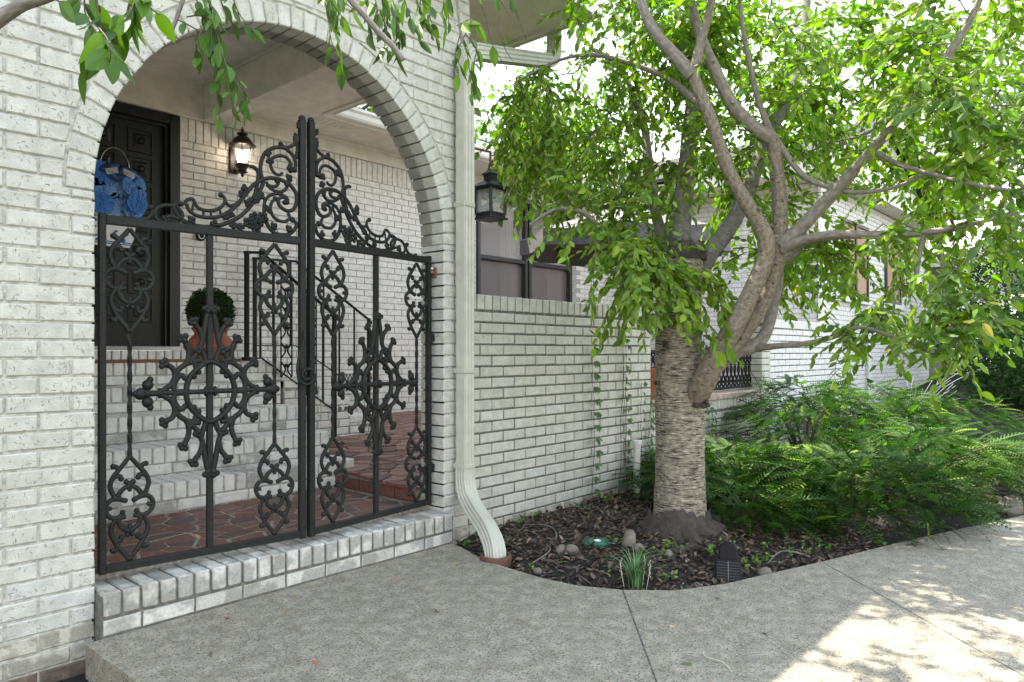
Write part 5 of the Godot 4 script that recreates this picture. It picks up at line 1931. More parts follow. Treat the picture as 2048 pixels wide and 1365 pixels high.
func overhangs() -> void:
	overhang("thick cherry branch crossing the top left corner with large leaves below it", [[-60, 80, 1.75, 15], [0, 36, 1.75, 14], [45, 10, 1.75, 12], [100, -8, 1.75, 10], [180, -40, 1.75, 8], [300, -70, 1.8, 6]],
		[[190, -40, 1.75, 195, 20, 1.74, 204, 75, 1.72, 190, 118, 1.70, 0.035], [205, 70, 1.72, 222, 90, 1.70, 238, 120, 1.68, 0.04], [200, 80, 1.72, 178, 120, 1.7, 172, 145, 1.70, 0.035], [290, -40, 1.8, 268, 8, 1.78, 240, 38, 1.76, 215, 65, 1.75, 0.03], [262, 10, 1.78, 262, 40, 1.78, 258, 55, 1.78, 0.05], [290, -10, 1.8, 300, 15, 1.8, 320, 30, 1.8, 0.04], [105, -5, 1.75, 128, 10, 1.75, 135, 16, 1.75, 0.06]], 0.088)
	overhang("short snapped twig above the left of the arch with thin hanging strands", [[385, -70, 2.3, 5], [368, -10, 2.3, 4.5], [352, 38, 2.3, 4.2], [336, 78, 2.3, 3.6]],
		[[352, 38, 2.3, 385, 55, 2.3, 410, 75, 2.3, 425, 130, 2.3, 432, 180, 2.3, 440, 240, 2.3, 0.045], [400, -30, 2.35, 425, 60, 2.35, 450, 130, 2.35, 470, 175, 2.35, 495, 225, 2.35, 0.045], [380, -20, 2.3, 412, 30, 2.3, 440, 70, 2.3, 0.05], [430, -40, 2.4, 452, 30, 2.4, 480, 60, 2.4, 0.05], [395, 60, 2.3, 392, 95, 2.3, 400, 130, 2.3, 0.05]], 0.07)
	overhang("bare broken cherry branch end slanting down across the right of the arch", [[640, -90, 2.5, 7], [695, -8, 2.5, 6.5], [728, 30, 2.5, 6.3], [760, 68, 2.5, 6.2], [785, 92, 2.5, 6], [806, 120, 2.5, 5.5]],
		[[640, -40, 2.4, 655, 30, 2.4, 662, 80, 2.4, 680, 140, 2.4, 0.05], [745, -30, 2.6, 758, 40, 2.6, 762, 80, 2.6, 0.035], [775, -40, 2.6, 790, 20, 2.6, 800, 70, 2.6, 790, 110, 2.6, 0.03], [800, -40, 2.65, 815, 20, 2.65, 832, 60, 2.65, 845, 90, 2.65, 0.03], [760, 20, 2.6, 775, 70, 2.6, 772, 100, 2.6, 0.035], [640, -60, 2.35, 668, 10, 2.35, 690, 40, 2.35, 0.05]], 0.075)
	overhang("slender leafy twig hanging before the top of the downspout", [[905, -80, 2.7, 4], [914, 0, 2.7, 3.6], [919, 50, 2.7, 3.2], [924, 85, 2.7, 2.2]],
		[[862, -30, 2.7, 858, 20, 2.7, 866, 55, 2.7, 0.04], [890, -20, 2.7, 885, 30, 2.7, 893, 60, 2.7, 0.045], [924, 80, 2.7, 935, 110, 2.7, 940, 150, 2.7, 945, 190, 2.7, 0.05], [922, 60, 2.7, 945, 40, 2.7, 960, 60, 2.7, 0.05], [920, 70, 2.7, 910, 110, 2.7, 914, 150, 2.7, 0.045], [945, -40, 2.8, 970, 30, 2.8, 985, 90, 2.8, 1010, 130, 2.8, 0.2], [1010, -30, 2.8, 1035, 30, 2.8, 1060, 95, 2.8, 0.3]], 0.075)


func far_tree(label: String, where: Vector3, height: float, crown_r: float, count: int, tone: Color, thin := false) -> void:
	var t := thing("background_tree", label, "tree", where, "trees behind the houses")
	var b := MB.new()
	b.tube([Vector3(0, -0.2, 0), Vector3(0.1, height * 0.4, 0), Vector3(-0.1, height * 0.75, 0.1), Vector3(0.05, height, 0)], [height * 0.022, height * 0.016, height * 0.01, height * 0.003], 9)
	put("trunk", b, M.bark_old, t)
	var br := MB.new()
	var tr := []
	var ti := []
	for k in (18 if thin else 34):
		var a := r(0, TAU)
		var y := height * r(0.38, 0.98)
		var reach := crown_r * r(0.5, 1.0) * (1.0 if thin else sin(PI * clampf((y / height - 0.25) / 0.8, 0.1, 0.95)) + 0.2)
		var tip := Vector3(cos(a) * reach, y + reach * r(0.0, 0.45), sin(a) * reach)
		br.tube([Vector3(0, y - reach * 0.3, 0), tip * 0.5 + Vector3(0, y * 0.48, 0), tip], [height * 0.006, height * 0.004, height * 0.0015], 5)
		for i in count / (18 if thin else 34):
			var s := rng.randf()
			var c := tip.lerp(Vector3(0, y, 0), s * 0.6)
			var p := c + Vector3(rng.randfn(), rng.randfn() * 0.8, rng.randfn()) * crown_r * (0.13 if thin else 0.2)
			var bs := Basis(Quaternion(Vector3.DOWN, Vector3(r(-1, 1), r(-1.2, 0.4), r(-1, 1)).normalized())) * Basis(Vector3.UP, r(0, TAU))
			tr.append(Transform3D(bs.scaled(Vector3.ONE * r(0.16, 0.34)), p))
			ti.append(tone * r(0.6, 1.4))
	put("branches", br, M.bark_old, t)
	copies("crown", leaf_mesh(3, 0.55, 0.1), M.leaf, tr, ti, t)


# low plum yew: arching feathered fronds
func frond_mesh() -> ArrayMesh:
	var b := MB.new()
	var n := 10
	for i in n:
		var t := (i + 0.6) / n
		var base := Vector3(0, -t, -0.22 * t * t)
		var l := 0.20 * (1.0 - 0.55 * absf(t - 0.45) * 1.6) * (1.0 if t < 0.9 else 0.6)
		for s in [-1.0, 1.0]:
			var tip := base + Vector3(s * l * 0.86, -l * 0.52, 0.035 - 0.05 * t)
			var nn := Vector3(-s * 0.35, 0.1, 1).normalized()
			b.tri3(base + Vector3(0, 0.027, 0), base - Vector3(0, 0.024, 0), tip, nn, nn, nn)
			b.tri3(base - Vector3(0, 0.024, 0), (base + tip) * 0.5 + Vector3(0, -0.036, 0.012), tip, nn, nn, nn)
	b.tube([Vector3(0, 0.02, 0), Vector3(0, -0.5, -0.055), Vector3(0, -1.0, -0.22)], [0.010, 0.007, 0.003], 3, 1.0, false)
	return b.mesh()


func shrub(label: String, where: Vector3, rad: float, height: float, fronds: int, mesh: ArrayMesh, lean := Vector3.ZERO) -> void:
	var t := thing("plum_yew_shrub", label, "shrub", where, "feathery evergreen shrubs in the bed")
	var b := MB.new()
	for k in 12:
		var a := TAU * k / 12 + r(-0.2, 0.2)
		var q := rad * r(0.3, 0.75)
		b.tube([Vector3(0, -0.05, 0), Vector3(cos(a) * q * 0.4, height * 0.45, sin(a) * q * 0.4), Vector3(cos(a) * q, height * r(0.5, 0.85), sin(a) * q)], [0.012, 0.009, 0.004], 5)
	put("stems", b, M.stem, t)
	var tr := []
	var ti := []
	for i in fronds:
		var a := r(0, TAU)
		var q := sqrt(rng.randf())
		var y := height * (0.12 + 0.80 * sqrt(maxf(0.0, 1.0 - q * q)) * pow(rng.randf(), 0.45))
		var p := Vector3(cos(a) * q * rad, y, sin(a) * q * rad) + lean * y
		var out := Vector3(cos(a), 0, sin(a))
		var dir := (out * r(0.5, 1.2) + Vector3.UP * r(-0.4, 0.5) + Vector3(r(-1, 1), 0, r(-1, 1)) * 0.55).normalized()
		var bs := Basis(Quaternion(Vector3.DOWN, dir))
		# upper face of the frond toward the sky
		var zz: Vector3 = bs * Vector3.BACK
		var want := (Vector3.UP - dir * Vector3.UP.dot(dir)).normalized()
		var ang := zz.signed_angle_to(want, dir)
		bs = Basis(dir, ang + r(-0.5, 0.5)) * bs
		tr.append(Transform3D(bs.scaled(Vector3.ONE * r(0.13, 0.26)), p))
		var k := r(0.35, 1.6)
		var fresh := 1.9 if rng.randf() < 0.16 else 0.9
		ti.append(Color(0.055 * k * pow(fresh, 1.3), 0.11 * k * fresh, 0.025 * k))
	copies("fronds", mesh, M.needle, tr, ti, t)


# ---------------------------------------------------------------- ground
const EDGE := [Vector2(2.89, 0.03), Vector2(2.86, 0.16), Vector2(2.80, 0.33), Vector2(2.757, 0.5), Vector2(2.743, 0.635), Vector2(2.73, 0.842), Vector2(2.75, 1.046), Vector2(2.84, 1.244), Vector2(2.994, 1.429), Vector2(3.235, 1.559), Vector2(3.568, 1.666), Vector2(3.91, 1.777), Vector2(4.607, 1.983), Vector2(5.3, 2.21), Vector2(5.935, 2.422), Vector2(7.2, 2.86), Vector2(9.5, 3.7), Vector2(16.0, 6.0)]


func bed_depth(p: Vector2) -> float:   # how far inside the bed, from the edge of the walk
	var best := 1e9
	var inside := false
	for i in EDGE.size() - 1:
		var c := Geometry2D.get_closest_point_to_segment(p, EDGE[i], EDGE[i + 1])
		var d := c.distance_to(p)
		if d < best:
			best = d
			var e: Vector2 = EDGE[i + 1] - EDGE[i]
			inside = e.cross(p - EDGE[i]) < 0
	return best if inside else -best


var lumps := FastNoiseLite.new()


func bed_height(x: float, z: float) -> float:
	var d := bed_depth(Vector2(x, z))
	var y := -0.055 + 0.055 * clampf(d * 3.0, -0.6, 1.0)
	var away := Vector2(x - 3.87, z - 0.98).length()
	y += 0.05 * exp(-away * away * 3.0)
	y += 0.10 * clampf((x - 4.5) / 6.0, 0.0, 1.0) + 0.55 * clampf((x - 10.3) / 6.0, 0.0, 1.0) * clampf(1.2 - z * 0.3, 0, 1)
	return y + lumps.get_noise_2d(x * 100, z * 100) * 0.014 * clampf(d * 6.0 + 0.3, 0.0, 1.0)


func ground() -> void:
	lumps.seed = 5
	lumps.frequency = 0.06
	var b := MB.new()
	var s := 140.0
	b.quad(Vector3(-s, -0.2, -s), Vector3(s, -0.2, -s), Vector3(s, -0.2, s), Vector3(-s, -0.2, s), Vector3.UP)
	kind(tag(put("ground", b, M.lawn, self), "grassy ground around the house running out to the horizon", "ground"), "structure")
	# the planting bed
	b = MB.new()
	var step := 0.09
	var nx := int(14.2 / step)
	var nz := int(3.6 / step)
	var hs := []
	for i in nx + 1:
		var col := []
		for j in nz + 1:
			col.append(Vector3(2.3 + i * step, bed_height(2.3 + i * step, -0.05 + j * step), -0.05 + j * step))
		hs.append(col)
	for i in nx:
		for j in nz:
			if bed_depth(Vector2(hs[i][j].x, hs[i][j].z)) > -0.35:
				b.quad(hs[i][j], hs[i + 1][j], hs[i + 1][j + 1], hs[i][j + 1], Vector3.UP)
	kind(tag(put("planting_bed", b, M.soil, self), "dark soil planting bed between the brick wall and the curved concrete walk", "bed"), "structure")
	# a strip of bed left of the walk
	b = MB.new()
	for i in 16:
		for j in 30:
			var q := []
			for e in [[0, 0], [1, 0], [1, 1], [0, 1]]:
				var x: float = -0.45 + (i + e[0]) * 0.09; var z: float = -0.03 + (j + e[1]) * 0.09
				q.append(Vector3(x, -0.135 + lumps.get_noise_2d(x * 140, z * 140) * 0.022, z))
			b.quad(q[0], q[1], q[2], q[3], Vector3.UP)
	kind(tag(put("side_bed", b, M.soil, self), "narrow dark bed left of the concrete walk below the brick wall", "bed"), "structure")
	walk()


func slab(parent: Node, poly: PackedVector2Array) -> void:
	var cut := Geometry2D.offset_polygon(poly, -0.0035, Geometry2D.JOIN_MITER)
	var b := MB.new()
	var t := Transform3D(Basis(Vector3.RIGHT, Vector3(0, 0, 1), Vector3.UP), Vector3.ZERO)
	b.prism(cut[0], -0.13, 0.0, 0.006, t)
	put("slab", b, M.concrete, parent)


func walk() -> void:
	var w := kind(thing("concrete_walk", "pebbled concrete walk curving from the gate past the tree, cut by joints", "path"), "structure")
	var a := PackedVector2Array([Vector2(0.97, 0.072), Vector2(2.885, 0.06)])
	for i in range(1, 8): a.append(EDGE[i])
	a.append(Vector2(0.97, 2.80))
	# the broken left edge
	for i in range(1, 26):
		a.append(Vector2(0.97 + r(-0.014, 0.012), 2.80 - i * 0.105))
	slab(w, a)
	a = PackedVector2Array([EDGE[7], EDGE[8], EDGE[9], EDGE[10], EDGE[11], Vector2(0.97, 4.876), Vector2(0.97, 2.80)])
	slab(w, a)
	a = PackedVector2Array([EDGE[11], EDGE[12], EDGE[13], Vector2(5.3, 9.0), Vector2(0.97, 9.0), Vector2(0.97, 4.876)])
	slab(w, a)
	a = PackedVector2Array([EDGE[13], EDGE[14], EDGE[15], EDGE[16], EDGE[17], Vector2(16.0, 9.0), Vector2(5.3, 9.0)])
	slab(w, a)
	# damp dirt packed in the joints
	var b := MB.new()
	for e in [[EDGE[7], Vector2(0.97, 2.80)], [EDGE[11], Vector2(0.97, 4.876)], [EDGE[13], Vector2(5.3, 9.0)]]:
		var d: Vector2 = (e[1] - e[0]).normalized().orthogonal() * 0.007
		b.quad(Vector3(e[0].x - d.x, -0.002, e[0].y - d.y), Vector3(e[1].x - d.x, -0.002, e[1].y - d.y), Vector3(e[1].x + d.x, -0.002, e[1].y + d.y), Vector3(e[0].x + d.x, -0.002, e[0].y + d.y), Vector3.UP)
	put("joint_filler", b, M.joint, w)


const DRY := [Color(0.135, 0.09, 0.055), Color(0.09, 0.062, 0.042), Color(0.06, 0.045, 0.034), Color(0.18, 0.125, 0.08), Color(0.25, 0.18, 0.12), Color(0.08, 0.058, 0.044), Color(0.10, 0.055, 0.035)]


func litter() -> void:
	var mesh := leaf_mesh(4, 0.5, 0.35, 0.45)
	var tr := []
	var ti := []
	var i := 0
	while tr.size() < 9000 and i < 90000:
		i += 1
		var p := Vector2(r(2.6, 8.5), r(0.0, 2.6)) if rng.randf() < 0.5 else Vector2(r(2.6, 4.6), r(0.0, 1.9))
		var d := bed_depth(p)
		if d < 0.012 or Vector2(p.x - 3.87, p.y - 0.98).length() < 0.2:
			continue
		var bs := Basis(Vector3.UP, r(0, TAU)) * Basis(Vector3.RIGHT, PI / 2 * (1 if rng.randf() < 0.5 else -1) + r(-0.5, 0.5))
		tr.append(Transform3D(bs.scaled(Vector3.ONE * r(0.016, 0.052)), Vector3(p.x, bed_height(p.x, p.y) + r(0.002, 0.016), p.y)))
		ti.append(DRY[rng.randi() % DRY.size()] * r(0.5, 1.4))
	for k in 260:
		var bs := Basis(Vector3.UP, r(0, TAU)) * Basis(Vector3.RIGHT, PI / 2 + r(-0.5, 0.5))
		tr.append(Transform3D(bs.scaled(Vector3.ONE * r(0.03, 0.065)), Vector3(r(0.2, 0.95), -0.125 + r(0, 0.02), r(0.0, 1.5))))
		ti.append(DRY[rng.randi() % DRY.size()] * 0.6)
	tag(copies("leaf_litter", mesh, M.litter, tr, ti), "brown dead leaves covering the bed round the tree", "leaf litter")
	# fallen twigs
	for e in [[3.02, 0.62, 0.35, 0.4, "thin curved grey twig lying on the dead leaves near the drain pipe"], [3.85, 1.62, 0.3, 2.6, "short bare twig lying at the kerb right of the solar light"], [3.35, 0.35, 0.4, 1.1, "long bare twig leaning among dead leaves left of the trunk"]]:
		var b := MB.new()
		var p := []
		for k in 6:
			var s := k / 5.0
			p.append(Vector3((s - 0.5) * e[2], 0.008 + 0.03 * sin(PI * s), 0.05 * sin(s * 4.0)))
		b.tube(smooth(p, 2), spread([0.005, 0.0025], 11), 5)
		var o := tag(put("fallen_twig", b, M.bark_old, self, Vector3(e[0], bed_height(e[0], e[1]) + 0.01, e[1])), e[4], "twig")
		o.rotation.y = e[3]
	# small seedlings and creeping weeds
	var sm := leaf_mesh(3, 0.62, 0.15)
	tr = []; ti = []
	var spots := []
	for e in [[3.05, 0.05, 5], [3.25, 0.06, 5], [3.5, 0.08, 6], [3.45, 1.2, 9], [3.62, 1.35, 9], [3.3, 1.1, 6], [3.15, 1.35, 4], [3.7, 1.5, 8], [3.9, 1.55, 8], [3.35, 0.85, 5], [2.9, 0.3, 3], [3.0, 1.0, 3], [4.2, 1.7, 7], [4.6, 1.85, 8], [5.1, 2.02, 8], [5.6, 2.2, 6], [3.55, 1.5, 6], [2.88, 0.75, 2], [4.4, 0.1, 6], [4.0, 0.12, 5]]:
		for k in ceili(e[2] * 0.6):
			spots.append(Vector2(e[0] + rng.randfn() * 0.07, e[1] + absf(rng.randfn()) * 0.05 if e[1] < 0.2 else e[1] + rng.randfn() * 0.05))
	for p in spots:
		if bed_depth(p) < 0.01: continue
		var h := r(0.02, 0.075)
		for k in rng.randi_range(3, 7):
			var a := r(0, TAU)
			var bs := Basis(Quaternion(Vector3.DOWN, Vector3(cos(a), r(-0.1, 0.55), sin(a)).normalized())) * Basis(Vector3.UP, r(-0.5, 0.5))
			tr.append(Transform3D(bs.scaled(Vector3.ONE * r(0.016, 0.036)), Vector3(p.x, bed_height(p.x, p.y) + h * r(0.3, 1.0), p.y)))
			ti.append(Color(0.13, 0.30, 0.05) * r(0.6, 1.4))
	tag(copies("seedlings", sm, M.leaf, tr, ti), "small green seedlings and weeds sprouting through the dead leaves", "weeds")


func stones() -> void:
	var spots := [[3.39, 0.93, 0.042, 1.5, "egg shaped pale stone standing among the dead leaves behind the grass clump"], [3.36, 1.01, 0.03, 1.0, "small round pale stone just in front of the egg shaped stone"], [3.37, 1.18, 0.027, 1.0, "round whitish stone right of the grass clump below the trunk"],
		[3.16, 0.71, 0.04, 0.7, "flat tan stone lying left of the green valve lid"], [3.13, 0.66, 0.032, 0.9, "brown rounded stone behind the flat tan stone"], [3.58, 1.61, 0.035, 0.8, "pinkish brown stone at the kerb right of the solar light"], [3.18, 1.45, 0.022, 0.8, "little stone at the kerb right of the grass clump"], [2.86, 0.72, 0.026, 0.8, "pale stone close to the drain pipe"],
		[6.05, 2.33, 0.10, 0.5, "large rough edging rock at the far right end of the bed"], [6.5, 2.46, 0.13, 0.45, "largest flat grey edging rock beyond the rough one beside the lawn"]]
	for e in spots:
		var b := MB.new()
		var g := RandomNumberGenerator.new()
		g.seed = hash(e[4])
		b.ball(Vector3.ZERO, e[2], Vector3(g.randf_range(0.8, 1.3), e[3], g.randf_range(0.8, 1.2)), 7, 10, Basis(Vector3(0, 0, 1), g.randf_range(-0.5, 0.5)))
		for i in b.v.size():
			var q := b.v[i]
			b.v[i] = q * (1.0 + 0.10 * sin(q.x * 7 / e[2] * 0.4 + q.y * 5 / e[2] * 0.5 + g.seed % 7) + 0.07 * sin(q.z * 9 / e[2] * 0.4))
		tag(put("stone", b, M.rock, self, Vector3(e[0], bed_height(e[0], e[1]) + e[2] * e[3] * 0.55, e[1])), e[4], "stone")
	# dry leaves dropped on the walk
	var mesh := leaf_mesh(5, 0.42, 0.45, 0.5)
	for e in [[1.79, 0.22, 0.07, 0, "brown leaf on the concrete under the left of the sill"], [2.24, 0.36, 0.055, 6, "orange leaf on the concrete below the sill, middle of the walk"], [2.22, 1.13, 0.05, 1, "dark brown leaf standing on edge left of the first joint"], [2.58, 1.63, 0.055, 4, "tan leaf lying just right of the first joint"], [3.72, 1.88, 0.05, 3, "pale brown leaf beside the second joint near the kerb"],
		[2.32, 1.87, 0.05, 7, "green leaf on the concrete at the bottom of the first joint"], [1.25, 0.51, 0.075, 2, "long dark curled leaf at the left edge of the walk"], [1.67, 0.33, 0.04, 0, "small brown leaf left of the brown sill leaf, lower down"], [2.08, 0.80, 0.05, 1, "brown folded leaf in the middle of the first slab"], [2.60, 0.40, 0.05, 4, "yellowish leaf near the corner of the bed and the sill"], [1.45, 0.24, 0.045, 6, "small rust red leaf under the left end of the sill"], [3.0, 1.62, 0.04, 2, "tiny dark leaf on the walk near the point of the bed"], [1.45, 0.85, 0.04, 6, "tiny red leaf low on the left of the first slab"], [2.75, 1.95, 0.035, 1, "tiny dark leaf in the middle of the second slab"]]:
		var m: StandardMaterial3D
		var key := "dry_%d" % e[3]
		if not M.has(key):
			m = mat(key, DRY[e[3]] * 1.4 if e[3] < 7 else Color(0.06, 0.09, 0.02), 0.7)
			if e[3] == 6: m.albedo_color = Color(0.34, 0.10, 0.035).linear_to_srgb()
			if e[3] == 4: m.albedo_color = Color(0.42, 0.27, 0.09).linear_to_srgb()
		var o := tag(put("fallen_leaf", mesh, M[key], self), e[4], "leaf", "leaves dropped on the walk") as MeshInstance3D
		o.transform = Transform3D((Basis(Vector3.UP, r(0, TAU)) * Basis(Vector3.RIGHT, PI / 2 + r(-0.1, 0.25))).scaled(Vector3.ONE * e[2]), Vector3(e[0], 0.008, e[1]))
	for e in [[1.62, -0.42, 0.06, 4, "orange brown leaf on the red porch floor inside the left gate leaf"], [1.32, -0.30, 0.05, 6, "rust red leaf on the porch floor behind the left lyre casting"], [1.98, -0.62, 0.05, 2, "dark leaf on the porch floor behind the gate middle"]]:
		var o := tag(put("fallen_leaf", mesh, M["dry_%d" % e[3]], self), e[4], "leaf", "leaves on the porch floor") as MeshInstance3D
		o.transform = Transform3D((Basis(Vector3.UP, r(0, TAU)) * Basis(Vector3.RIGHT, PI / 2 + 0.1)).scaled(Vector3.ONE * e[2]), Vector3(e[0], 0.208, e[1]))
	var b := MB.new()
	b.tube(smooth([Vector3(0, 0.004, 0), Vector3(0.04, 0.01, -0.05), Vector3(0.05, 0.006, -0.12), Vector3(0.09, 0.005, -0.15)], 3), spread([0.0025, 0.002], 10), 5)
	tag(put("straw_stem", b, M.straw, self, Vector3(2.35, 0, 2.0)), "pale curved straw on the concrete near the camera", "straw")


func bed_things() -> void:
	# strap leaved grass clump
	var g := thing("grass_clump", "clump of dark green strap leaved border grass at the tip of the bed", "grass plant", Vector3(2.99, bed_height(2.99, 1.22), 1.22))
	for k in 3:
		var b := MB.new()
		for i in 24:
			var a := r(0, TAU)
			var out := Vector3(cos(a), 0, sin(a))
			var h := r(0.10, 0.19)
			var reach := r(0.04, 0.17)
			var root := out * r(0, 0.035)
			var p0 := root
			var side := Vector3(-out.z, 0, out.x)
			for s in 5:
				var t := (s + 1) / 5.0
				var p1 := root + out * reach * t * t + Vector3(0, h * (1.9 * t - 0.95 * t * t), 0)
				var w0 := 0.0042 * (1.0 - s / 5.0 * 0.8)
				var w1 := 0.0042 * (1.0 - t * 0.85)
				b.quad(p0 - side * w0, p0 + side * w0, p1 + side * w1, p1 - side * w1, out + Vector3.UP)
				p0 = p1
		put("blades", b, mat("blade_%d" % k, [Color(0.04, 0.11, 0.03), Color(0.07, 0.17, 0.045), Color(0.11, 0.21, 0.08)][k], 0.4), g)
	for e in [[0.03, 0.02], [-0.05, -0.03], [0.0, 0.06]]:
		var b := MB.new()
		b.tube([Vector3(e[0], 0, e[1]), Vector3(e[0] * 1.4, 0.13, e[1] * 1.4)], [0.002, 0.002], 4)
		for i in 12:
			b.ball(Vector3(e[0] * 1.3, 0.07 + i * 0.007, e[1] * 1.3) + Vector3(r(-1, 1), 0, r(-1, 1)) * 0.005, 0.0032, Vector3.ONE, 3, 5)
		put("flower_spike", b, M.straw, g)
	# solar spot light
	var s := thing("solar_spotlight", "black plastic solar spotlight with tilted panel in front of the tree roots", "garden light", Vector3(3.42, bed_height(3.42, 1.49), 1.49), "", -1.13)
	var b := MB.new()
	var prof := PackedVector2Array([Vector2(-0.047, 0.0)])
	for i in 13:
		prof.append(Vector2(-cos(PI * i / 12) * 0.047, 0.075 + sin(PI * i / 12) * 0.047))
	prof.append(Vector2(0.047, 0.0))
	b.prism(prof, -0.075, 0.0, 0.008, Transform3D(Basis(Vector3.RIGHT, -0.35), Vector3(0, 0.045, 0)))
	put("lamp_hood", b, M.black_plastic, s)
	var tilt := Transform3D(Basis(Vector3.RIGHT, -0.55), Vector3(0, 0.035, 0.045))
	b = MB.new()
	b.cbox(Vector3(-0.062, -0.055, -0.012), Vector3(0.062, 0.058, 0.008), 0.005, tilt)
	b.tube([Vector3(0, 0.03, -0.02), Vector3(0, -0.12, -0.02)], [0.012, 0.004], 6)
	put("panel_case", b, M.black_plastic, s)
	b = MB.new()
	b.box(Vector3(-0.054, -0.047, 0.0085), Vector3(0.054, 0.050, 0.0095), tilt)
	var pan := put("solar_panel", b, M.solar, s)
	b = MB.new()
	for i in 7:
		b.box(Vector3(-0.053, -0.040 + i * 0.0135, 0.0097), Vector3(0.053, -0.0393 + i * 0.0135, 0.0099), tilt)
	b.box(Vector3(-0.0012, -0.046, 0.0101), Vector3(0.0012, 0.049, 0.0103), tilt)
	put("grid_line", b, mat("grid", Color(0.16, 0.14, 0.10), 0.5), pan)
	# green valve lid, white stand pipe
	var v := thing("valve_lid", "small round green plastic valve lid sunk in the dead leaves", "lid", Vector3(3.37, bed_height(3.37, 0.73) + 0.006, 0.73))
	b = MB.new()
	b.lathe([Vector2(0.085, -0.04), Vector2(0.085, 0.008), Vector2(0.078, 0.014), Vector2(0.03, 0.02), Vector2(0, 0.02)], 22)
	put("lid", b, M.green_lid, v)
	b = MB.new()
	b.ball(Vector3(-0.01, 0.02, 0.01), 0.02, Vector3(1, 0.25, 1.3), 4, 8)
	put("pale_chip", b, M.ivory, v)
	var p := thing("stand_pipe", "white plastic stand pipe with flared cap against the low brick wall left of the trunk", "pipe", Vector3(4.86, bed_height(4.86, 0.07), 0.07))
	b = MB.new()
	b.tube([Vector3(0, -0.1, 0), Vector3(0, 0.38, 0)], [0.026, 0.026], 14)
	put("tube", b, M.pvc, p)
	b = MB.new()
	b.lathe([Vector2(0.028, 0.34), Vector2(0.036, 0.375), Vector2(0.038, 0.40), Vector2(0.034, 0.404), Vector2(0, 0.402)], 14)
	put("cap", b, M.pvc, p)
	vines()


func vines() -> void:
	var lm := leaf_mesh(4, 0.42, 0.1)
	for e in [[4.36, 0.05, 1.12, "thin creeper with five fingered leaves climbing the low wall, left of the two"], [4.74, 0.06, 1.30, "denser creeper climbing the low wall just left of the stand pipe"], [5.45, 0.05, 0.66, "creeper trailing over the knee high wall right of the trunk"], [6.2, 0.08, 0.72, "leafy creeper over the knee high wall near the shrubs"], [5.1, 0.05, 0.85, "short creeper on the wall end close behind the trunk"]]:
		var t := thing("wall_creeper", e[3], "vine", Vector3(e[0], 0, 0.012))
		var b := MB.new()
		var tr := []
		var ti := []
		for s in (1 if e[0] < 4.5 else 3):
			var p := []
			var x := (s - 1) * 0.07 if e[0] > 4.5 else 0.0
			for k in 13:
				var y: float = lerpf(e[1] - 0.05, e[2] * (1.0 - 0.12 * s), k / 12.0)
				x += r(-0.02, 0.02)
				p.append(Vector3(x, y, 0.004))
				var spot := Vector3(x, y, 0.012)
				if k > 0:
					var n := 5 if e[0] < 4.5 or rng.randf() < 0.4 else 2
					var size := 0.062 if n == 5 and e[0] < 4.5 else r(0.035, 0.05)
					for q in n:
						var a := -PI / 2 + (q - (n - 1) / 2.0) * 0.55 + r(-0.15, 0.15)
						var dir := Vector3(cos(a), sin(a), r(0.15, 0.5)).normalized()
						var bs := Basis(Quaternion(Vector3.DOWN, dir)) * Basis(Vector3.UP, r(-0.3, 0.3))
						tr.append(Transform3D(bs.scaled(Vector3.ONE * size), spot + Vector3(0, 0, 0.012)))
						ti.append(Color(0.10, 0.20, 0.05) * r(0.6, 1.3))
			b.tube(p, spread([0.003, 0.0015], p.size()), 4, 1.0, false)
		put("stem", b, M.twig, t)
		copies("leaves", lm, M.leaf, tr, ti, t)


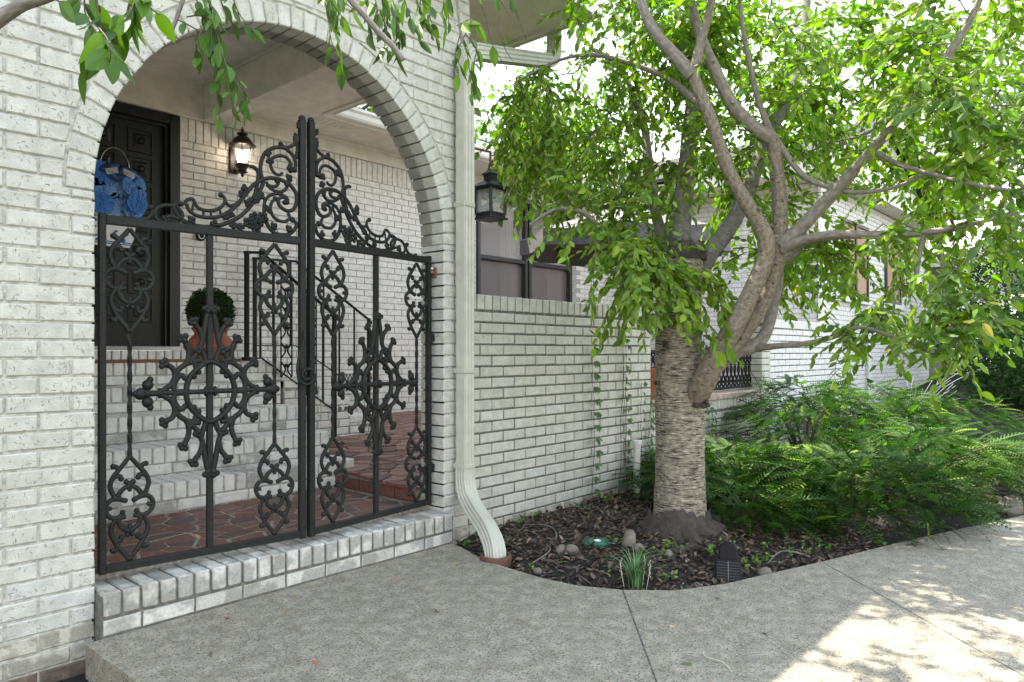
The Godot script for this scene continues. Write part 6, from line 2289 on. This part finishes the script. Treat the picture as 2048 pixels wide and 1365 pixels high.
# ---------------------------------------------------------------- the wing on the right and what lies beyond
func wing() -> void:
	var w := thing("house_wing", "white brick house wing right of the tree with brown shuttered windows and a cream gable", "house")
	var face := -0.30
	var b := MB.new()
	b.box(Vector3(10.06, -0.3, -6.0), Vector3(16.4, 3.42, face - 0.009))
	put("mortar", b, M.mortar_house, w)
	var rest := MB.new()
	var n := 0
	for q in bond(10.05, 16.4, 0.05, 3.4):
		if q[0] < 12.9 and q[1] < 1.9 and n < 290:
			n += 1
			brick("brick", q[0], q[1], face, q[2], q[3], 0.03, M.brick_wing, w)
		else:
			brick_into(rest, q[0], q[1], face, q[2], q[3], 0.03)
	for q in bond(-3.4, face - 0.005, 0.3, 3.4, -0.004):
		rest.box(Vector3(10.05, q[1], q[0]), Vector3(10.08, q[1] + q[3], q[0] + q[2]))
	kind(put("far_bricks", rest, M.brick_wing, w), "stuff")
	b = MB.new()
	b.cbox(Vector3(10.03, 0.0, face - 0.01), Vector3(10.22, 3.42, face + 0.035), 0.004)
	put("corner_board", b, M.white, w)
	# windows with brown blinds
	for e in [[10.95, 1.25, 1.95, 2.98], [13.2, 0.95, 1.95, 2.98]]:
		var win := Node3D.new()
		win.name = "window"
		w.add_child(win, true)
		b = MB.new()
		for k in [[e[0], e[0] + 0.05], [e[0] + e[1] / 2 - 0.03, e[0] + e[1] / 2 + 0.03], [e[0] + e[1] - 0.05, e[0] + e[1]]]:
			b.box(Vector3(k[0], e[2], face), Vector3(k[1], e[3], face + 0.04))
		b.box(Vector3(e[0], e[2] - 0.045, face), Vector3(e[0] + e[1], e[2], face + 0.042))
		b.box(Vector3(e[0], e[3], face), Vector3(e[0] + e[1], e[3] + 0.045, face + 0.042))
		put("frame", b, M.dark_frame, win)
		b = MB.new()
		b.box(Vector3(e[0] + 0.05, e[2], face), Vector3(e[0] + e[1] - 0.05, e[3], face + 0.015))
		put("blind", b, M.blind, win)
		b = MB.new()
		b.box(Vector3(e[0] - 0.05, e[2] - 0.13, face), Vector3(e[0] + e[1] + 0.05, e[2] - 0.05, face + 0.07))
		put("sill", b, M.brick_wing, win)
	b = MB.new()
	b.prism(PackedVector2Array([Vector2(9.55, 3.43), Vector2(16.9, 3.43), Vector2(13.22, 4.75)]), face - 0.1, face + 0.03, 0.0)
	put("gable", b, M.trim, w)
	b = MB.new()
	b.box(Vector3(9.42, 3.40, -6.0), Vector3(10.05, 3.44, face + 0.3))
	b.box(Vector3(10.05, 3.40, face), Vector3(17.0, 3.43, face + 0.3))
	put("soffit", b, M.trim, w)
	b = MB.new()
	b.box(Vector3(9.38, 3.38, -6.0), Vector3(9.418, 3.54, face + 0.33))
	for s in [-1.0, 1.0]:
		b.prism(PackedVector2Array([Vector2(13.22, 4.78), Vector2(13.22, 4.96), Vector2(13.22 + s * 3.84, 3.57), Vector2(13.22 + s * 3.84, 3.39)]), face + 0.28, face + 0.32, 0.0)
	put("fascia_board", b, M.trim, w)
	b = MB.new()
	for s in [-1.0, 1.0]:
		b.prism(PackedVector2Array([Vector2(13.22, 4.97), Vector2(13.22, 5.02), Vector2(13.22 + s * 3.9, 3.61), Vector2(13.22 + s * 3.9, 3.56)]), -9.0, face + 0.36, 0.0)
	put("roof_slope", b, M.roof, w)
	b = MB.new()
	b.tube([Vector3(12.15, 0.2, face + 0.05), Vector3(12.15, 1.25, face + 0.05)], [0.03, 0.03], 8)
	put("vent_pipe", b, M.pvc, w)
	# the garden wall between the grille and the wing
	var gw := thing("garden_wall", "waist high white brick wall with upright brick cap between the iron grille and the wing", "wall")
	b = MB.new()
	b.box(Vector3(7.60, -0.3, -0.19), Vector3(10.03, 1.44, -0.009))
	put("mortar", b, M.mortar_dark, gw)
	for q in bond(7.605, 10.03, 0.05, 1.348, 0.949, ROW0, 0.0105):
		brick("brick", q[0], q[1], 0.0, q[2], q[3], 0.03, M.brick_wing, gw)
	var xx := 7.61
	while xx < 10.0:
		brick("cap_brick", xx, 1.356, 0.0, 0.0595, 0.091, 0.2, M.brick_wing, gw)
		xx += 0.0705
	# brick pier at the end of the grille
	var p := thing("brick_pier", "white brick pier at the right end of the iron grille, shaded on its left side", "pier")
	b = MB.new()
	b.box(Vector3(7.39, -0.3, -0.21), Vector3(7.598, 1.40, 0.012))
	put("mortar", b, M.mortar_dark, p)
	var y := 0.01
	var k := 0
	while y < 1.36:
		b = MB.new()
		b.cbox(Vector3(7.382, y, -0.215), Vector3(7.605, y + 0.059, 0.02), 0.004)
		put("brick", b, M.brick if k % 3 else M.brick_c, p)
		y += COURSE
		k += 1
	b = MB.new()
	b.cbox(Vector3(7.36, 1.395, -0.24), Vector3(7.63, 1.455, 0.045), 0.006)
	put("cap", b, M.brick_c, p)
	# the gabled neighbour beyond the garden
	var f := thing("far_house", "low pale house with louvred gable beyond the lawn at the right edge", "house", Vector3(20.4, 0, -0.1))
	b = MB.new()
	b.box(Vector3(-3.0, -0.3, -6), Vector3(5.0, 3.0, 0))
	put("wall", b, M.brick_c, f)
	b = MB.new()
	b.prism(PackedVector2Array([Vector2(-3.0, 3.0), Vector2(5.0, 3.0), Vector2(1.0, 4.25)]), -6, 0.02, 0.0)
	put("gable", b, M.trim, f)
	b = MB.new()
	for s in [-1.0, 1.0]:
		b.prism(PackedVector2Array([Vector2(1.0, 4.28), Vector2(1.0, 4.44), Vector2(1.0 + s * 4.8, 2.96), Vector2(1.0 + s * 4.8, 2.80)]), -6.3, 0.45, 0.0)
	put("roof", b, M.trim, f)
	b = MB.new()
	b.prism(PackedVector2Array([Vector2(-0.5, 3.3), Vector2(2.5, 3.3), Vector2(1.0, 3.85)]), 0.0, 0.03, 0.0)
	var lv := put("louvre", b, M.room, f)
	b = MB.new()
	for i in 6:
		var half := 1.25 * (1.0 - i / 6.2)
		b.box(Vector3(1.0 - half, 3.32 + i * 0.08, 0.03), Vector3(1.0 + half, 3.37 + i * 0.08, 0.06))
	put("louvre_slat", b, M.trim, lv)
	b = MB.new()
	b.box(Vector3(-1.5, 1.2, -0.01), Vector3(-0.4, 2.2, 0.03))
	put("window", b, M.dark_frame, f)


func beyond() -> void:
	# sloping bank of bare earth and dark bushes at the far right
	var b := MB.new()
	var g := []
	for i in 17:
		var col := []
		for j in 13:
			var x := 12.2 + i * 0.75
			var z := -0.3 + j * 0.35
			col.append(Vector3(x, 0.05 + 0.55 * clampf((x - 12.0) / 5.0, 0, 1) * clampf(1.3 - j / 9.0, 0, 1) + lumps.get_noise_2d(x * 30, z * 30) * 0.04, z))
		g.append(col)
	for i in 16:
		for j in 12:
			b.quad(g[i][j], g[i + 1][j], g[i + 1][j + 1], g[i][j + 1], Vector3.UP)
	kind(tag(put("earth_bank", b, M.dirt_bank, self), "bare brown earth bank at the far end of the bed", "bank"), "structure")
	# lawn blades
	var bm := MB.new()
	for k in 5:
		var a := TAU * k / 5
		var o := Vector3(cos(a), 0, sin(a))
		bm.tri3(o * 0.15 + Vector3(0.06 * -o.z, 0, 0.06 * o.x), o * 0.15 - Vector3(0.06 * -o.z, 0, 0.06 * o.x), o * 0.6 + Vector3.UP, o + Vector3.UP, o + Vector3.UP, o + Vector3.UP)
	var tr := []
	var ti := []
	for i in 9000:
		var p := Vector2(r(6.6, 17.0), r(1.2, 6.0))
		if bed_depth(p) < 0.05 or p.y < 1.25 + 0.12 * (p.x - 6.6):
			continue
		tr.append(Transform3D(Basis(Vector3.UP, r(0, TAU)).scaled(Vector3(0.05, r(0.05, 0.10), 0.05)), Vector3(p.x, bed_height(p.x, p.y) - 0.005, p.y)))
		ti.append(Color(0.16, 0.30, 0.06) * r(0.7, 1.3))
	tag(copies("lawn_grass", bm.mesh(), M.leaf, tr, ti), "sunlit lawn grass right of the shrubs", "grass")
	var bush := func(label: String, where: Vector3, rad: Vector3, count: int, tone: Color) -> void:
		var t := thing("dark_bush", label, "bush", where)
		var st := MB.new()
		for k in 7:
			var a := TAU * k / 7
			st.tube([Vector3.ZERO, Vector3(cos(a) * rad.x * 0.6, rad.y, sin(a) * rad.z * 0.6)], [0.03, 0.008], 5)
		put("stems", st, M.stem, t)
		var tr2 := []
		var ti2 := []
		for i in count:
			var n := Vector3(rng.randfn(), rng.randfn(), rng.randfn()).normalized()
			var bs := Basis(Quaternion(Vector3.DOWN, (n + Vector3(r(-1, 1), r(-1, 1), r(-1, 1)) * 0.9).normalized())) * Basis(Vector3.UP, r(0, TAU))
			tr2.append(Transform3D(bs.scaled(Vector3.ONE * r(0.06, 0.11)), Vector3(0, rad.y, 0) + n * rad * pow(rng.randf(), 0.3) * (1.0 + 0.16 * sin(n.x * 7 + n.y * 5))))
			ti2.append(tone * r(0.5, 1.4))
		copies("foliage", leaf_mesh(3, 0.45, 0.1), M.needle, tr2, ti2, t)
	bush.call("dark rounded evergreen bush at the right edge beyond the lawn, nearest one", Vector3(13.2, 0.1, 1.7), Vector3(1.1, 0.85, 0.9), 6000, Color(0.05, 0.11, 0.03))
	bush.call("large dark evergreen bush behind the nearest one on the bank", Vector3(15.6, 0.5, 1.2), Vector3(1.6, 1.3, 1.2), 6000, Color(0.035, 0.08, 0.025))
	bush.call("low olive green bush at the foot of the earth bank", Vector3(12.0, 0.1, 2.3), Vector3(0.7, 0.35, 0.5), 2600, Color(0.09, 0.12, 0.035))
	# dry ornamental grass stalks
	var og := thing("fountain_grass", "pale dry fountain grass stalks leaning out beside the far wall", "grass plant", Vector3(10.4, 0.15, 0.75))
	for k in 22:
		b = MB.new()
		var a := r(-0.6, 2.4)
		b.tube(droop(Vector3(r(-0.08, 0.08), 0, r(-0.08, 0.08)), Vector3(cos(a) * 0.6, 1.0, sin(a) * 0.5), r(0.6, 1.05), 6, 0.10), spread([0.005, 0.003], 7), 4)
		put("stalk", b, M.ivory, og)
	far_tree("tall bare stemmed tree with sparse leaves behind the porch roof", Vector3(11.5, 0, -13.5), 13.5, 1.7, 1000, Color(0.17, 0.22, 0.15), true)
	far_tree("slim sparse tree right of the bare one behind the courtyard roof", Vector3(14.8, 0, -14.0), 12.0, 2.0, 1100, Color(0.17, 0.23, 0.14), true)
	far_tree("leafy green tree behind the house wing roof", Vector3(17.5, 0, -12.0), 9.5, 3.2, 3000, Color(0.13, 0.22, 0.09))
	far_tree("broad grey green tree behind the far house at the right edge", Vector3(27.5, 0, -1.6), 10.5, 4.2, 5200, Color(0.12, 0.18, 0.09))
	far_tree("dense tree right of the broad one beyond the lawn", Vector3(29.0, 0, 2.6), 9.5, 4.0, 4600, Color(0.11, 0.17, 0.07))
	far_tree("dark tree close behind the open corner of the porch roof", Vector3(8.6, 0, -9.5), 8.2, 2.4, 2600, Color(0.09, 0.15, 0.05))


# ---------------------------------------------------------------- the scene
func _ready() -> void:
	rng.seed = 20
	var cam := Camera3D.new()
	cam.name = "camera"
	add_child(cam)
	cam.position = Vector3(0, EYE, DIST)
	cam.rotation.y = -(PI / 2 - YAW)
	cam.keep_aspect = Camera3D.KEEP_HEIGHT
	cam.set_frustum(0.05 * 1365.0 / 1450.0, Vector2(0, 0.05 * 20.5 / 1450.0), 0.05, 400.0)
	cam.current = true
	var env := Environment.new()
	env.background_mode = Environment.BG_SKY
	var sm := ProceduralSkyMaterial.new()
	sm.sky_top_color = Color(0.76, 0.82, 0.90)
	sm.sky_horizon_color = Color(1.0, 0.975, 0.925)
	sm.sky_curve = 0.22
	sm.ground_horizon_color = Color(0.55, 0.57, 0.52)
	sm.ground_bottom_color = Color(0.25, 0.25, 0.2)
	sm.sky_energy_multiplier = 1.02
	var sky := Sky.new()
	sky.sky_material = sm
	env.sky = sky
	env.tonemap_mode = Environment.TONE_MAPPER_LINEAR
	env.tonemap_exposure = 3.75
	env.sdfgi_enabled = true
	env.ssao_enabled = true
	env.ssil_enabled = true
	var we := WorldEnvironment.new()
	we.name = "world"
	we.environment = env
	add_child(we)
	var sun := DirectionalLight3D.new()
	sun.name = "sun"
	sun.light_energy = 1.6
	sun.light_color = Color(1.0, 0.955, 0.88)
	sun.light_angular_distance = 0.53
	sun.shadow_enabled = true
	add_child(sun)
	sun.look_at_from_position(Vector3(-0.12, 1.92, -1.0), Vector3.ZERO)

	make_materials()
	ground()
	entry_wall()
	courtyard_wall()
	railing_wall()
	house()
	porch_roof()
	wing()
	floors()
	steps()
	sill()
	front_door()
	downspout()
	gate_leaf("left leaf of the black iron gate, with the scrolled lever, standing slightly open", Vector3(1.07, 0, -0.08), deg_to_rad(-6.0), false)
	gate_leaf("right leaf of the black iron gate, standing slightly open against the downspout side", Vector3(2.852, 0, -0.09), deg_to_rad(6.9), true)
	hardware()
	stair_rail("near black iron stair railing with scroll panels behind the gate", -2.25, 2.873, 3.0, 3.686, 1.875, 0.46, 1.025, 0.34, true)
	stair_rail("far black iron stair railing against the porch wall", -3.33, 3.537, 3.98, 4.874, 1.985, 0.54, 0.86, 0.36, false)
	wall_lamp()
	door_hanger()
	topiary()
	doorbell()
	hanging_lantern("dark square hanging lantern with clear panes at the corner of the arch wall", Vector3(3.315, 1.925, -0.04), Vector3(3.092, 2.36, -0.10))
	hanging_lantern("small dark lantern hanging on the house wing wall beyond the tree", Vector3(9.75, 1.925, -0.22), Vector3(10.05, 2.36, -0.22))
	umbrella()
	cherry_tree()
	overhangs()
	var fm := frond_mesh()
	shrub("tallest feathery shrub against the wall at the end of the iron grille", Vector3(6.95, 0.05, 0.62), 0.74, 0.88, 950, fm)
	shrub("feathery shrub in front of the corner board of the wing", Vector3(8.5, 0.1, 0.75), 0.85, 0.72, 800, fm)
	shrub("broad low shrub spreading right behind the tree trunk", Vector3(5.25, 0.02, 0.75), 0.78, 0.40, 1050, fm)
	shrub("arching shrub in the middle of the bed above the walk", Vector3(5.15, 0.0, 1.55), 0.70, 0.46, 1050, fm)
	shrub("spreading shrub at the right end of the bed nearest the lawn", Vector3(6.5, 0.02, 1.65), 0.88, 0.50, 1150, fm)
	shrub("small drooping shrub beside the roots right of the solar light", Vector3(4.42, 0.0, 1.15), 0.42, 0.28, 420, fm)
	shrub("farthest feathery shrub near the earth bank", Vector3(9.6, 0.1, 1.2), 0.75, 0.6, 600, fm)
	litter()
	stones()
	bed_things()
	beyond()
